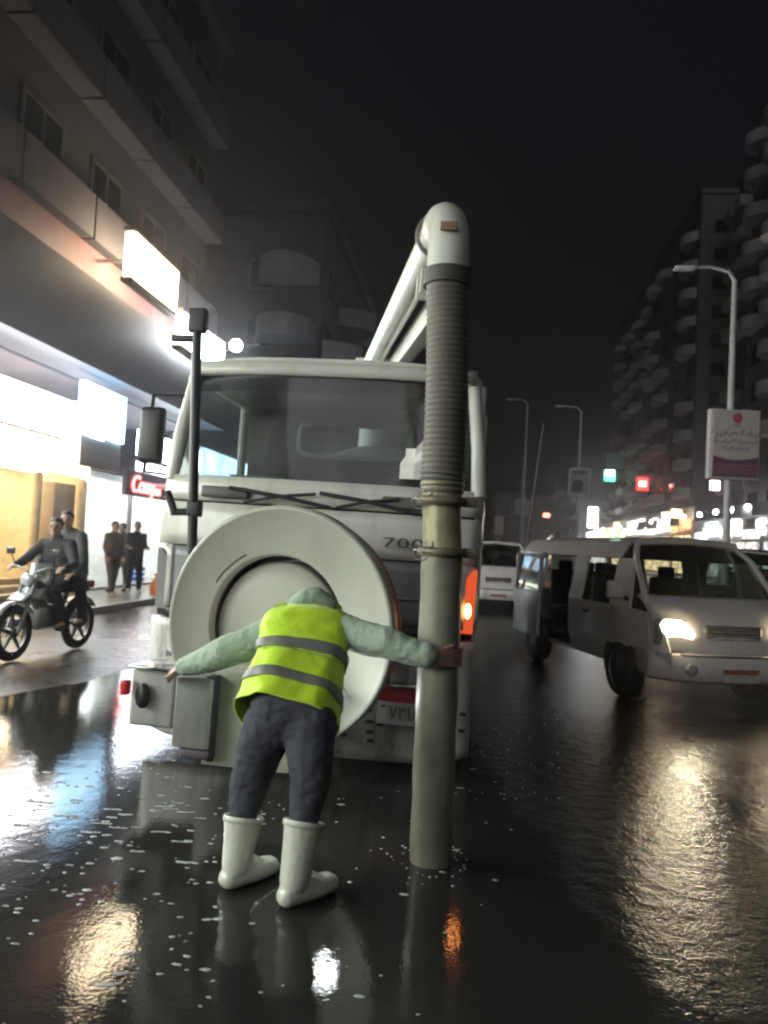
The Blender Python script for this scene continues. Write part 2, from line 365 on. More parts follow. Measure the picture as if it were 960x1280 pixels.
# ------------------------------------------------------------------ buildings
PANE = mat('dark_window_pane', (.012, .012, .014), .12, var=.2)
FRAME = mat('window_frame', (.09, .08, .075), .6)
def window_mesh(w, h):
    b = MB(); b.box((0, 0, 0), (.04, w, h)); return b
def unit(name, mb, m):
    me = bpy.data.meshes.new(name); me.from_pydata(mb.v, [], mb.f); me.update(); me.materials.append(m)
    for p, q in zip(me.polygons, mb.sm): p.use_smooth = q
    return me
WIN_ME = {}
def block(label, side, s0, t0, t1, H, depth, wallcol, balcol, z0=4.6, floor=3.1, bays=4, lit=(), proj=1.1, rnd=0, endbays=0, seed=0, parapet=1.0, nobal=(), zb=0.0, fill=.78, endbal=False):
    """block of flats; local x points to the street, local y along it"""
    rng = random.Random(seed)
    root = thing('apartment_building', label, 'building', S(s0, t0), -YAW)
    wm = mat('wall_%s' % str(wallcol), wallcol, .9, var=.15, scale=.6, bump=.2, bscale=6, dirt=[c * .45 for c in wallcol], dscale=.35, damt=.6)
    bmx = mat('balcony_%s' % str(balcol), balcol, .85, var=.12, scale=.8, bump=.15, bscale=6, dirt=[c * .5 for c in balcol], dscale=.5)
    Ln = t1 - t0; o = -side        # street direction in local x
    b = MB(); b.box((-o * depth / 2, Ln / 2, (H + zb) / 2), (depth, Ln, H - zb))
    if zb: b.box((-o * (depth + 3.7) / 2, Ln / 2, zb / 2 + .01), (depth - 3.7, Ln - .01, zb - .05))
    b.box((-o * depth / 2, Ln / 2, H + .35), (depth + .3, Ln + .3, .5))
    b.build('wall', wm, root)
    nf = int((H - z0) / floor); bw = Ln / bays
    key = (round(bw, 2), floor)
    w_, h_ = min(bw * .5, 2.2), floor * .55
    frm = MB()
    for a, c in (((0, 0, h_ / 2 + .05), (.1, w_ + .2, .1)), ((0, 0, -h_ / 2 - .05), (.14, w_ + .2, .1)), ((0, w_ / 2 + .05, 0), (.1, .1, h_)), ((0, -w_ / 2 - .05, 0), (.1, .1, h_)), ((0, 0, 0), (.08, .06, h_))): frm.box(a, c)
    frm = unit('window_frame', frm, FRAME); pane = MB(); pane.box((0, 0, 0), (.05, w_, h_)); pane = unit('window', pane, PANE)
    bl = bw * fill
    bb = MB()
    if rnd:
        n = 12; outl = [(proj * math.sin(math.pi * k / n) ** .6 * o, -bl / 2 + bl * k / n) for k in range(n + 1)]
        outl = [(x if x * o > .02 else .02 * o, y) for x, y in outl]
        inn = [(x * .82, y * .94) for x, y in outl]
        bb.prism([(0, -bl / 2)] + outl + [(0, bl / 2)], .18, None, (0, 0, .09))
        for k in range(n):
            (ax, ay), (cx, cy_), (dx, dy), (ex, ey) = outl[k], outl[k + 1], inn[k + 1], inn[k]
            bb.add([(ax, ay, .18), (cx, cy_, .18), (dx, dy, .18), (ex, ey, .18), (ax, ay, parapet), (cx, cy_, parapet), (dx, dy, parapet), (ex, ey, parapet)],
                   [(0, 1, 5, 4), (2, 3, 7, 6), (4, 5, 6, 7)])
    else:
        bb.box((o * proj / 2, 0, .09), (proj, bl, .18)); bb.box((o * (proj - .06), 0, .18 + (parapet - .18) / 2), (.12, bl, parapet - .18))
        for q in (-1, 1): bb.box((o * (proj - .12) / 2, q * (bl / 2 - .06), .18 + (parapet - .18) / 2), (proj - .121, .12, parapet - .18))
    bb = unit('balcony', bb, bmx)
    for f in range(nf):
        for k in range(bays):
            y = bw * (k + .5); z = z0 + f * floor
            w = link_mesh('window', pane, None, root); w.location = (o * .02, y, z + .35 + h_ / 2)
            fr = link_mesh('window_frame', frm, None, w); 
            if (f, k) in lit:
                w.data = w.data.copy(); w.data.materials.clear(); w.data.materials.append(emis('lit_room_%d_%d' % (f, k), (1, .97, .9), lit[(f, k)]))
            if (f, k) not in nobal and (rng.random() < (.95 if side < 0 else .8)):
                q = link_mesh('balcony', bb, None, root); q.location = (o * .002, y, z)
        if endbal:
            q = link_mesh('balcony', bb, None, root); q.location = (-o * bl * .55, -.002, z0 + f * floor + .6); q.rotation_euler = (0, 0, -R(90) * o)
        for k in range(endbays):
            w = link_mesh('window', pane, None, root); w.location = (-o * depth * (k + .5) / max(1, endbays), -.02, z0 + f * floor + .35 + h_ / 2); w.rotation_euler = (0, 0, R(90)); w.scale = (1, .6, .8)
            fr = link_mesh('window_frame', frm, None, w)
    return root

# tall block over the left-hand shops
tEnd = F(290, 150, SL + .6)[0]
block('tall grey brown apartment block above the lit shops beside the truck', -1, SL, 2.0, tEnd, 36, 12, (.085, .075, .083), (.098, .088, .096), z0=7.9, floor=3.15, bays=8, proj=.55, endbays=0, seed=1, parapet=.95, zb=4.9, fill=.97)
# lower part of that front: dark fascia band over the shops and reddish panel band
sB = SL + 2.2
tB0 = T(385, sB); tB1 = T(455, sB)
block('dark apartment block with corner balconies farther along the shop row', -1, sB, tB0, tB1, F(385, 212, sB)[1], 16, (.06, .053, .056), (.26, .24, .25), z0=4.3, floor=2.55, bays=5, proj=1.7, endbays=3, seed=2, parapet=.9, rnd=1, endbal=True)
# right-hand row, stepping away from the camera
rt = [T(1010, SR), T(925, SR), T(868, SR), T(800, SR), T(752, SR)]
hz = [F(945, 150, SR)[1], F(880, 240, SR)[1], F(815, 335, SR)[1], F(770, 400, SR)[1]]
rcol = [(.16, .15, .15), (.12, .115, .12), (.14, .13, .135), (.15, .14, .14)]
rlab = ['tall dark block of flats with rounded balconies behind the clinic pole sign', 'dark tower with small bright balconies behind the street lamp arm',
        'slim dark apartment tower above the red neon sign', 'dark apartment block with stacked curved balconies above the green shop sign']
litm = [{(6, 1): 1.6, (5, 1): .5}, {(3, 3): .03}, {}, {(7, 3): .15}]
for i in range(4):
    g = 2.5 if i else 0
    block(rlab[i], 1, SR + (0, 3.0, .3, 1.6)[i], rt[i] + g, rt[i + 1] - .5, hz[i], 12, rcol[i], (.40, .385, .38), z0=5.2, floor=3.0, bays=(3, 4, 4, 4)[i], lit=litm[i], proj=1.4, rnd=(i != 1), endbays=3, seed=10 + i, nobal=[(f, 1) for f in range(20)] if i in (1, 2) else ())
t0 = T(744, SR); 
block('low pale office block with long ledges beyond the flats', 1, SR - 2, t0 + 8, T(690, SR - 2), 20, 20, (.3, .26, .25), (.42, .37, .36), z0=4.8, floor=3.4, bays=2, proj=.8, endbays=2, seed=30)
block('distant unlit block closing the far end of the street', 1, SR - 12, 330, 380, 26, 60, (.2, .19, .2), (.26, .25, .26), z0=4.8, floor=3.2, bays=3, proj=.8, endbays=6, seed=31)

# ------------------------------------------------------------------ shops on the left
LB = lambda t, z, ds=0.0: S(SL + ds, t, z)
def panel(name, m, root, y0, y1, z0, z1, x=0.0, th=.12):
    b = MB(); b.bbox((x + th / 2, (y0 + y1) / 2, (z0 + z1) / 2), (th, y1 - y0, z1 - z0), .015); return b.build(name, m, root)
def shop(label, t0, t1, zc=2.75, floorcol=(.3, .28, .25), wallm=None, goods=(), lampk=14, lampc=(1, .96, .88), group=None):
    """recessed shop room, open to the street; local x to the street"""
    root = thing('shop', label, 'shop', S(SL, t0, .1), -YAW, group); w = t1 - t0; dp = 3.2
    wm = wallm or mat('shop_wall', (.62, .58, .5), .7, var=.08)
    b = MB(); b.box((-dp - .06, w / 2, zc / 2), (.12, w, zc)); b.build('back_wall', wm, root)
    for y in (.06, w - .06):
        b = MB(); b.box((-dp / 2, y, zc / 2), (dp - .004, .12, zc)); b.build('side_wall', wm, root)
    b = MB(); b.box((-dp / 2, w / 2, .03), (dp, w - .25, .06)); b.build('shop_floor', mat('shop_floor', (.4, .38, .34), .25), root)
    b = MB(); b.box((-dp / 2 + .0, w / 2, zc + .06), (dp + .1, w, .12)); b.build('shop_ceiling', wm, root)
    for k in range(2):
        b = MB(); b.box((-.7 - 1.4 * k, w / 2, zc - .04), (.22, w * .8, .06)); b.build('ceiling_lamp', emis('shop_lamp_%s_%d' % (str(lampc), lampk), lampc, lampk), root)
    rng = random.Random(int(t0 * 10))
    for j in range(3):     # shelves with goods
        b = MB(); b.box((-dp + .22, w / 2, .55 + .62 * j), (.4, w - .5, .04)); sh = b.build('shelf', mat('shelf_wood', (.35, .27, .18), .6), root)
        y = .35
        while y < w - .4:
            ww = rng.uniform(.12, .3); hh = rng.uniform(.18, .45)
            b = MB(); b.bbox((-dp + .22, y + ww / 2, .57 + .62 * j + hh / 2 + .004), (.26, ww, hh), .02)
            c = rng.choice(goods or [(.6, .1, .08), (.1, .2, .5), (.7, .6, .2), (.65, .65, .65), (.1, .35, .2)])
            b.build('boxed_goods', mat('goods_%s' % str(c), c, .5), sh); y += ww + rng.uniform(.03, .15)
    return root
tA = [T(-60, SL), T(20, SL), T(98, SL), T(160, SL), T(214, SL), T(268, SL)]
WSIGN = emis('white_light_sign', (.97, .97, 1), 15, .25, 1.5)
CSIGN = emis('cold_light_sign', (.45, .74, 1), 5.5, .3, 1.2)
WARM = emis('warm_light_sign', (1, .80, .52), 16, .25, 2)
ORG = emis('orange_light_strip', (1, .70, .45), 3.0, .5, 1)
# shop with the great white sign, warm room below
shA = shop('shop with overexposed white sign, orange fascia and warm yellow room', tA[0], tA[2] - .05, wallm=mat('shop_wall_warm', (.68, .58, .38), .7), lampk=20, lampc=(1, .84, .55))
w = tA[2] - tA[0]
panel('sign_board', WSIGN, shA, .05, w - .1, F(60, 545, SL)[1] - .1, F(60, 500, SL)[1] - .1, x=.25, th=.25)
panel('orange_fascia', ORG, shA, .05, w - .15, 2.62, F(60, 545, SL)[1] - .15, x=.12, th=.12)
a = F(82, 537, SL); c = F(66, 525, SL)
panel('red_emblem', emis('red_emblem', (1, .45, .38), 2.2), shA, c[0] - tA[0], a[0] - tA[0] + .1, a[1] - .45, a[1] + .05, x=.505, th=.03)
for y in (.2, w * .52, w - .25):
    b = MB(); b.tube([(.15, y, 0), (.15, y, 2.6)], .09, 14); b.build('column', mat('tan_column', (.5, .4, .24), .6), shA)
for k in range(3):
    b = MB(); b.bbox((.1 - .3 * k, w * .3, .09 + .12 * k), (.7 - .0 * k, w * .5, .13), .02); b.build('step', mat('stone_step', (.4, .34, .25), .5), shA)
b = MB(); b.bbox((-.02, w * .78, 1.25), (.3, w * .2, 2.4), .02); b.build('stone_pier', mat('brown_pier', (.3, .24, .17), .6), shA)
# shop with cold blue-white screen sign
shB = shop('bright shop under a cold blue white screen sign and a beige panel', tA[2], tA[3] - .05, lampk=22, lampc=(.95, 1, .98), wallm=mat('shop_wall_white', (.75, .77, .75), .6))
a = F(105, 478, SL + .6); c = F(157, 495, SL + .6); d = F(105, 545, SL + .6); e = F(157, 553, SL + .6)
panel('screen_sign', CSIGN, shB, a[0] - tA[2], c[0] - tA[2], (d[1] + e[1]) / 2 - .1, (a[1] + c[1]) / 2 - .1, x=.5, th=.14)
panel('beige_panel', mat('beige_panel', (.42, .37, .31), .7), shB, a[0] - tA[2] + .1, c[0] - tA[2], 2.85, (d[1] + e[1]) / 2 - .14, x=.45, th=.12)
panel('sign_edge_light', emis('edge_white', (1, .95, .88), 9), shB, a[0] - tA[2] - .28, a[0] - tA[2] - .04, 2.7, (d[1] + e[1]) / 2 + .5, x=.4, th=.2)
# computer shop with red neon
shC = shop('shop with red neon lettering under two blue white signs', tA[3], tA[4] + 1.0, lampk=22, lampc=(.92, 1, 1), wallm=mat('shop_wall_white', (.75, .77, .75), .6))
w = tA[4] - tA[3] + 1
panel('blue_white_sign', emis('blue_white_sign', (.85, .93, 1), 14, .3, 2), shC, T(167, SL + .4) - tA[3], w, F(190, 582, SL)[1], F(190, 552, SL)[1] , x=.3)
panel('white_sign', emis('white_small_sign', (.95, .97, 1), 9, .4, 3), shC, T(168, SL + .4) - tA[3], w, F(188, 600, SL)[1] + .02, F(188, 588, SL)[1], x=.3)
zr = F(182, 612, SL + .6)[1]; yn = T(183, SL + .6, 612) - tA[3]
panel('neon_backing', mat('neon_backing', (.04, .03, .05), .5), shC, yn - 1.1, yn + 2.5, zr - .30, zr + .30, x=.45)
text('neon_lettering', 'Compu', .62, emis('red_neon', (1, .10, .09), 9), shC, (.6, yn, zr - .02), (R(90), 0, R(90)), .02, shear=.2, space=.92)
panel('shop_canopy', mat('grey_canopy', (.3, .33, .33), .6), shC, .1, w, 2.65, 2.78, x=.3, th=.9)
# farther shops seen past the cab, and the row beside and behind the photographer
shD = shop('far shop with plain white light box past the neon shop', tA[4] + 1.05, tA[5] + 3, lampk=18, wallm=mat('shop_wall_white', (.75, .77, .75), .6))
panel('sign_board', CSIGN, shD, .2, tA[5] - tA[4] + 1.7, 3.1, 4.3, x=.25)
tt = tA[0] - .05; n = 0
for ww, lab, c in ((5.2, 'shop with long white light sign next to the warm shop', 1), (5.2, 'shop with pale greenish light sign along the same row', 2), (5.2, 'shop with white light sign and grey shutters along the row', 1), (5.2, 'end shop with greenish white light sign of the row', 2)):
    r_ = shop(lab, tt - ww, tt - .05, lampk=14)
    panel('sign_board', emis('white_light_sign_b', (1, .985, .93), 11.5) if c == 1 else emis('pale_green_sign', (.88, 1, .88), 11.5), r_, .1, ww - .2, 2.9, 4.75, x=.25, th=.25)
    tt -= ww
# fascia bands of the tall block between shops and flats
fb = thing('fascia_board', 'dark plain fascia band running over the lit shop signs', 'facade', S(SL, tt, 0), -YAW)
panel('fascia', mat('dark_fascia', (.10, .10, .115), .6, var=.15, scale=1), fb, 0, tEnd - tt - .1, 4.95, 6.75, x=.02, th=1.0)
panel('red_panel_band', mat('reddish_panels', (.20, .085, .085), .6, var=.3, scale=1.2), fb, 0, T(150, SL) - tt, 6.8, 7.75, x=.02, th=.45)
panel('grey_panel_band', mat('brown_panels', (.17, .13, .12), .6, var=.3, scale=1.2), fb, T(150, SL) - tt + .05, tEnd - tt - .1, 6.8, 7.75, x=.02, th=.4)
# lit signs high on the block
def hung_sign(label, m, quad, ds, th=.25, frame=True):
    a, c, d, e = [F(*q, SL + ds) for q in quad]      # top-left, top-right, bottom-left, bottom-right
    t0_, t1_ = (a[0] + d[0]) / 2, (c[0] + e[0]) / 2; z1 = (a[1] + c[1]) / 2; z0 = (d[1] + e[1]) / 2
    root = thing('light_sign', label, 'sign', S(SL + ds, t0_, z0), -YAW)
    panel('light_panel', m, root, 0, t1_ - t0_, 0, z1 - z0, x=.0, th=th)
    fm = mat('sign_frame', (.2, .17, .14), .5)
    panel('frame', fm, root, -.08, t1_ - t0_ + .08, -.12, -.01, x=-.02, th=th); panel('frame', fm, root, -.08, t1_ - t0_ + .08, z1 - z0 + .01, z1 - z0 + .1, x=-.02, th=th)
    for y in (.4, t1_ - t0_ - .4):
        b = MB(); b.tube([(0, y, (z1 - z0) / 2), (-ds + .02, y, (z1 - z0) / 2)], .04, 8); b.build('bracket', STEEL, root)
    return root
hung_sign('glowing warm white advertising panel high on the tall block', WARM, ((155, 293), (210, 335), (155, 352), (210, 386)), 1.3)
hung_sign('large white light box above the fascia, crossed by the black post', emis('white_box_sign', (.95, .98, 1), 14, .2, 1), ((218, 392), (270, 428), (218, 437), (270, 462)), 1.3)
# floodlight on the block, seen over the cab roof
p = P(295, 432, 23)
fl = thing('floodlight', 'bright round white floodlight shining over the cab roof', 'light', p)
b = MB(); b.lathe([(.02, -.16), (.19, -.1), (.21, .0), (.19, .02)], 20, Matrix.Rotation(R(-90), 3, 'X') @ Matrix.Rotation(R(180), 3, 'X'), (0, .1, 0)); b.build('housing', BLACKP, fl)
b = MB(); b.sphere((0, 0, 0), .17, 12); b.build('lamp', emis('floodlight', (.9, .97, 1), 120), fl)
b = MB(); b.tube([(0, .2, 0), (-1.2, 1.2, -.1), (-2.8, 2.0, -.15)], .04, 8); b.build('arm', STEEL, fl)
# ------------------------------------------------------------------ shops and signs on the right
def right_shop(label, t0, t1, signm, roomm, s=SR, zs=(2.9, 4.1)):
    root = thing('shop', label, 'shop', S(s, t0, .12), -YAW); w = t1 - t0
    b = MB(); b.box((.1, w / 2, zs[1] / 2 + .2), (.2, w, zs[1] + .4)); b.build('wall', mat('right_shop_wall', (.4, .37, .35), .7), root)
    rg = random.Random(int(t0 * 7)); y_ = .2
    while y_ < w - 1.2:
        l_ = min(rg.uniform(1.2, 4.0), w - .2 - y_); h_ = (zs[1] - zs[0]) * rg.uniform(.35, 1.0)
        b = MB(); b.bbox((-.2 - rg.uniform(0, .3), y_ + l_ / 2, zs[0] + h_ / 2 + rg.uniform(0, .3)), (.3, l_, h_), .03); b.build('sign_board', signm, root); y_ += l_ + rg.uniform(.3, 1.3)
    zw = zs[0] - .5; b = MB(); b.box((-.03, w / 2, zw / 2 + .2), (.06, w - .8, zw)); b.build('lit_shop_window', roomm, root)
    for k in range(4):
        b = MB(); b.box((-.08, .4 + (w - .8) * k / 3, zw / 2 + .2), (.06, .08, zw)); b.build('mullion', BLACKP, root)
    return root
def es(n, c, k): return emis('rs_' + n, c, k, .95, 2.6)
SW, SY, SO, SB = es('white', (1, .97, .92), 2.2), es('yellow', (1, .78, .4), 2), es('orange', (1, .5, .2), 1.6), es('blue', (.8, .9, 1), 2)
RW, RY = es('room_w', (1, .95, .85), 1.2), es('room_y', (1, .75, .4), 1.2)
t_ = T(1000, SR)
i = 0
spec = [('grey shop with white lamps and yellow slatted sign beside the pole sign', 7, es('greywhite', (.95, .97, 1), 2.2), es('roomg', (.8, .85, .9), .8)), ('long white lit shop behind the white van', 9, SW, RW), ('shop with blue white sign along the lit row', 9, SB, RW),
        ('shop with amber sign panel in the lit row', 8, SO, RY), ('wide warm white shop glowing above the van roof', 13, SW, RY), ('white shop next to the glittering gold shop', 12, SW, RW), ('gold lit shop hung with rows of lamps', 16, SY, RY),
        ('bright white shop past the gold shop', 14, SW, RW), ('far shop with pale blue sign', 16, SB, RW), ('far shop with orange sign', 18, SO, RY), ('far shop with yellow sign', 20, SY, RY), ('farthest warm white shop in the row', 24, SW, RY)]
for lab, wd, a, c in spec:
    right_shop(lab, t_, t_ + wd - .3, a, c, zs=(3.5, 5.0) if t_ < 75 else (4.4, 6.6)); t_ += wd
# strings of round lamps along the eaves of the near right shops
for i in range(11):
    q = F(955 - 20 * i, 622 + 2.2 * i, SR - .8)
    o = thing('eaves_lamp', 'small round white lamp on an arm along the shop eaves', 'lamp', S(SR - .8, q[0], max(4.4, min(6.0, q[1]))), -YAW, 'lamps along the right shop eaves')
    b = MB(); b.sphere((0, 0, 0), .2, 8); b.build('bulb', emis('eaves_bulb', (.96, .98, 1), 22), o)
    b = MB(); b.tube([(0, 0, .15), (.4, 0, .35), (.85, 0, .2)], .03, 6); b.build('arm', STEEL, o)
def lone_sign(name, label, m, px, py, wpx, hpx, s, facing=-1, framem=None):
    """box sign standing out from the right row, its face turned up the street to the camera"""
    t__, z__ = F(px, py, s); dist = S(s, t__).y; w_, h_ = wpx / 960 * dist, hpx / 960 * dist
    root = thing(name, label, 'sign', S(s, t__, z__), -YAW)
    b = MB(); b.bbox((0, 0, 0), (w_, .25, h_), .03); b.build('sign_case', framem or BLACKP, root)
    b = MB(); b.box((0, -.135, 0), (w_ * .88, .02, h_ * .86)); b.build('sign_face', m, root)
    b = MB(); b.tube([(w_ / 2, 0, 0), (w_ / 2 + abs(SR - s) + .2, 0, 0)], .06, 8); b.build('bracket', STEEL, root)
    return root
o = lone_sign('shop_sign', 'green and white lit shop sign sticking out over the right pavement', emis('green_sign', (.12, .85, .5), 3), 762, 593, 15, 20, SR - 1)
w_ = o.children[1].dimensions
b = MB(); b.box((0, -.15, .28), (1.3, .02, 1.0)); b.build('white_panel', emis('green_sign_white', (.75, 1, .88), 7), o)
lone_sign('billboard', 'dim green curved billboard above the green lit sign', mat('green_board', (.12, .35, .27), .5), 769, 577, 26, 22, SR - .3)
o = lone_sign('neon_sign', 'round red neon sign with glowing white middle', emis('red_glow', (1, .05, .04), 3.5), 803, 605, 15, 17, SR - 1.2, framem=emis('red_edge', (.8, .02, .02), 1.2))
b = MB(); b.box((0, -.16, 0), (.75, .02, .5)); b.build('white_core', emis('red_core', (1, .7, .6), 12), o)
lone_sign('light_box', 'small pink white light box below the clinic pole sign', emis('pink_box', (1, .62, .75), 11), 893, 607, 13, 13, SR - 1, framem=mat('magenta_case', (.4, .05, .12), .5))
lone_sign('light_box', 'upright bright white light box beyond the van roof', emis('tall_white_box', (.92, .97, 1), 16), 741, 647, 13, 29, SR - 3)
lone_sign('light_sign', 'yellow orange light sign over the right shop row', emis('amber_box', (1, .65, .25), 6), 845, 642, 14, 12, SR - 1)
lone_sign('neon_sign', 'small reddish sign far down the right side', emis('far_red', (1, .3, .18), 5), 683, 644, 9, 6, SR - 1)
lone_sign('neon_sign', 'small pinkish orange strip sign far down the right side', emis('far_pink', (1, .45, .3), 3), 702, 647, 9, 3, SR - 1)

# ------------------------------------------------------------------ median lamp posts with sign boxes
POLE = mat('pale_pole_paint', (.42, .41, .41), .5, var=.1)
def lamp_post(label, px, d, top_py, lean=0, arm=True, group='lamp posts on the median'):
    base = P(px, 700, d); base.z = .14
    top = P(px, top_py, d).z
    root = thing('lamp_post', label, 'lamp post', base, 0, group)
    root.rotation_euler = (0, lean, -YAW)
    H = top - .14
    b = MB(); b.tube([(0, 0, 0), (0, 0, H * .5), (0, 0, H)], [.10, .085, .06], 12); b.build('pole', POLE, root)
    b = MB(); b.lathe([(.16, 0), (.16, .25), (.11, .3)], 12); b.build('base_collar', POLE, root)
    if arm:
        for q in (-1,):
            b = MB(); b.tube([(0, 0, H - .02), (q * .15, 0, H + .22), (q * .6, 0, H + .33), (q * 1.1, 0, H + .3)], [.05, .045, .035, .03], 8); a = b.build('arm', POLE, root)
            b = MB(); b.bbox((q * 1.2, 0, H + .29), (.5, .2, .09), .03); b.build('lamp_head', mat('unlit_lamp_head', (.5, .5, .5), .4), root)
    return root, base
def pole_sign(label, base, w, h, zb, d, off, faces):
    root = thing('pole_sign', label, 'sign', (base.x + off, base.y - .14, zb), -YAW * .2)
    b = MB(); b.bbox((0, 0, h / 2), (w, .2, h), .02); b.build('sign_case', mat('sign_case_white', (.5, .49, .49), .5), root)
    return root
lp, bs = lamp_post('tall pale lamp post carrying the clinic sign box', 907, 18.6, 350)
zt = P(911, 514, 18.6).z; zb = P(911, 600, 18.6).z; wsg = 62 / 960 * 18.6; hs_ = zt - zb
ps = pole_sign('white clinic advertising box with red emblem and purple lower band on lamp post', bs, wsg, hs_, zb, 18.6, .02, None)
FACEW = mat('sign_face_cream', (.40, .365, .355), .5, var=.06); PURP = mat('sign_purple', (.12, .05, .085), .5); PURP2 = mat('sign_mauve', (.22, .10, .14), .5); INK = mat('sign_ink', (.10, .06, .08), .6); REDE = mat('sign_red_emblem', (.35, .03, .05), .5)
b = MB(); b.box((.03, -.106, hs_ / 2), (wsg * .9, .008, hs_ * .95)); b.build('lower_band', PURP, ps)
n = 18; pol = [(-wsg * .45 + .03, hs_ * .97), (-wsg * .45 + .03, hs_ * .33)] + [(-wsg * .45 + .03 + wsg * .9 * k / n, hs_ * (.33 - .055 * math.sin(math.pi * k / n))) for k in range(1, n)] + [(wsg * .45 + .03, hs_ * .33), (wsg * .45 + .03, hs_ * .97)]
RX = Matrix.Rotation(R(90), 3, 'X')
b = MB(); b.prism(pol, .006, RX, (0, -.114, 0)); b.build('white_field', FACEW, ps)
b = MB(); b.lathe([(.001, 0), (.12, 0)], 20, RX, (.05, -.119, hs_ * .875)); b.build('red_emblem', REDE, ps)
b = MB()
for k in range(5): b.box((.05 + .04 * (k - 2), -.121, hs_ * .878 + (.03 if k % 2 else -.02)), (.018, .004, .09))
b.build('emblem_strokes', mat('emblem_strokes', (.4, .2, .2), .5), ps)
text('small_caption', '\uFEE0\uFED4\uFEC3', .12, INK, ps, (.05, -.121, hs_ * .775), (R(90), 0, 0), .002)
text('clinic_title', '\uFE93\uFEAE\uFEF4\uFED0\uFEBB \uFE93\uFEA9\uFE8E\uFEF4\uFECB', .25, INK, ps, (.03, -.121, hs_ * .665), (R(90), 0, 0), .002)
text('line_of_writing', '\uFE94\uFEF4\uFEB3\uFE8E\uFEB3\uFEF7\uFE8D \uFE94\uFEF4\uFEA8\uFEB4\uFEE8\uFEDF\uFE8D', .15, INK, ps, (.03, -.121, hs_ * .54), (R(90), 0, 0), .002)
text('line_of_writing', '\uFE94\uFEF4\uFE92\uFEE0\uFEDF\uFE8D \uFE94\uFEF3\uFE8E\uFECB\uFEAE\uFEDF\uFE8D', .13, INK, ps, (.03, -.121, hs_ * .44), (R(90), 0, 0), .002)
for k, zz in enumerate((.20, .145, .09)):
    b = MB(); b.box((.03, -.114, hs_ * zz), (wsg * .86, .006, hs_ * .03)); b.build('band_stripe', PURP2, ps)
for lab, slab, px, d, tp, wpx, y0, y1, off, sm in (
        ('slim pale lamp post beside the upright white light box', 'greyish sign box with dark picture on a lamp post', 719, 43, 515, 27, 585, 620, 0, 1),
        ('short seeming pale lamp post over the van roof', 'plain grey sign box on a distant lamp post', 649, 70, 585, 17, 625, 643, 0, 0),
        ('far faint lamp post beside the truck', 'tiny pale sign box on the farthest lamp post', 621, 105, 640, 11, 646, 668, 0, 0)):
    q, bs = lamp_post(lab, px, d, tp, arm=(d < 60), group='lamp posts on the median')
    zt, zb = P(px, y0, d).z, P(px, y1, d).z; wv = wpx / 960 * d
    z = pole_sign(slab, bs, wv, zt - zb, zb, d, off, None)
    b = MB(); b.box((0, -.11, (zt - zb) / 2), (wv * .85, .01, (zt - zb) * .86)); b.build('sign_face', mat('sign_face_grey', (.3, .285, .285), .5), z)
    if sm:
        b = MB(); b.prism([(-wv * .35, .25), (wv * .1, .2), (wv * .2, .7), (0, .95), (-wv * .3, .8)], .01, RX, (0, -.125, 0)); b.build('dark_picture', mat('dark_picture', (.10, .09, .09), .6), z)
        b = MB(); b.box((0, -.122, (zt - zb) * .83), (wv * .6, .01, .12)); b.build('caption_bar', INK, z)
# leaning pole and curved lamp farther off
lamp_post('faint lamp post leaning away from the road', 652, 60, 527, lean=R(6), arm=False, group='lamp posts on the median')
lamp_post('far lamp post with curved arm against the night sky', 651, 52, 505, arm=True, group='lamp posts on the median')

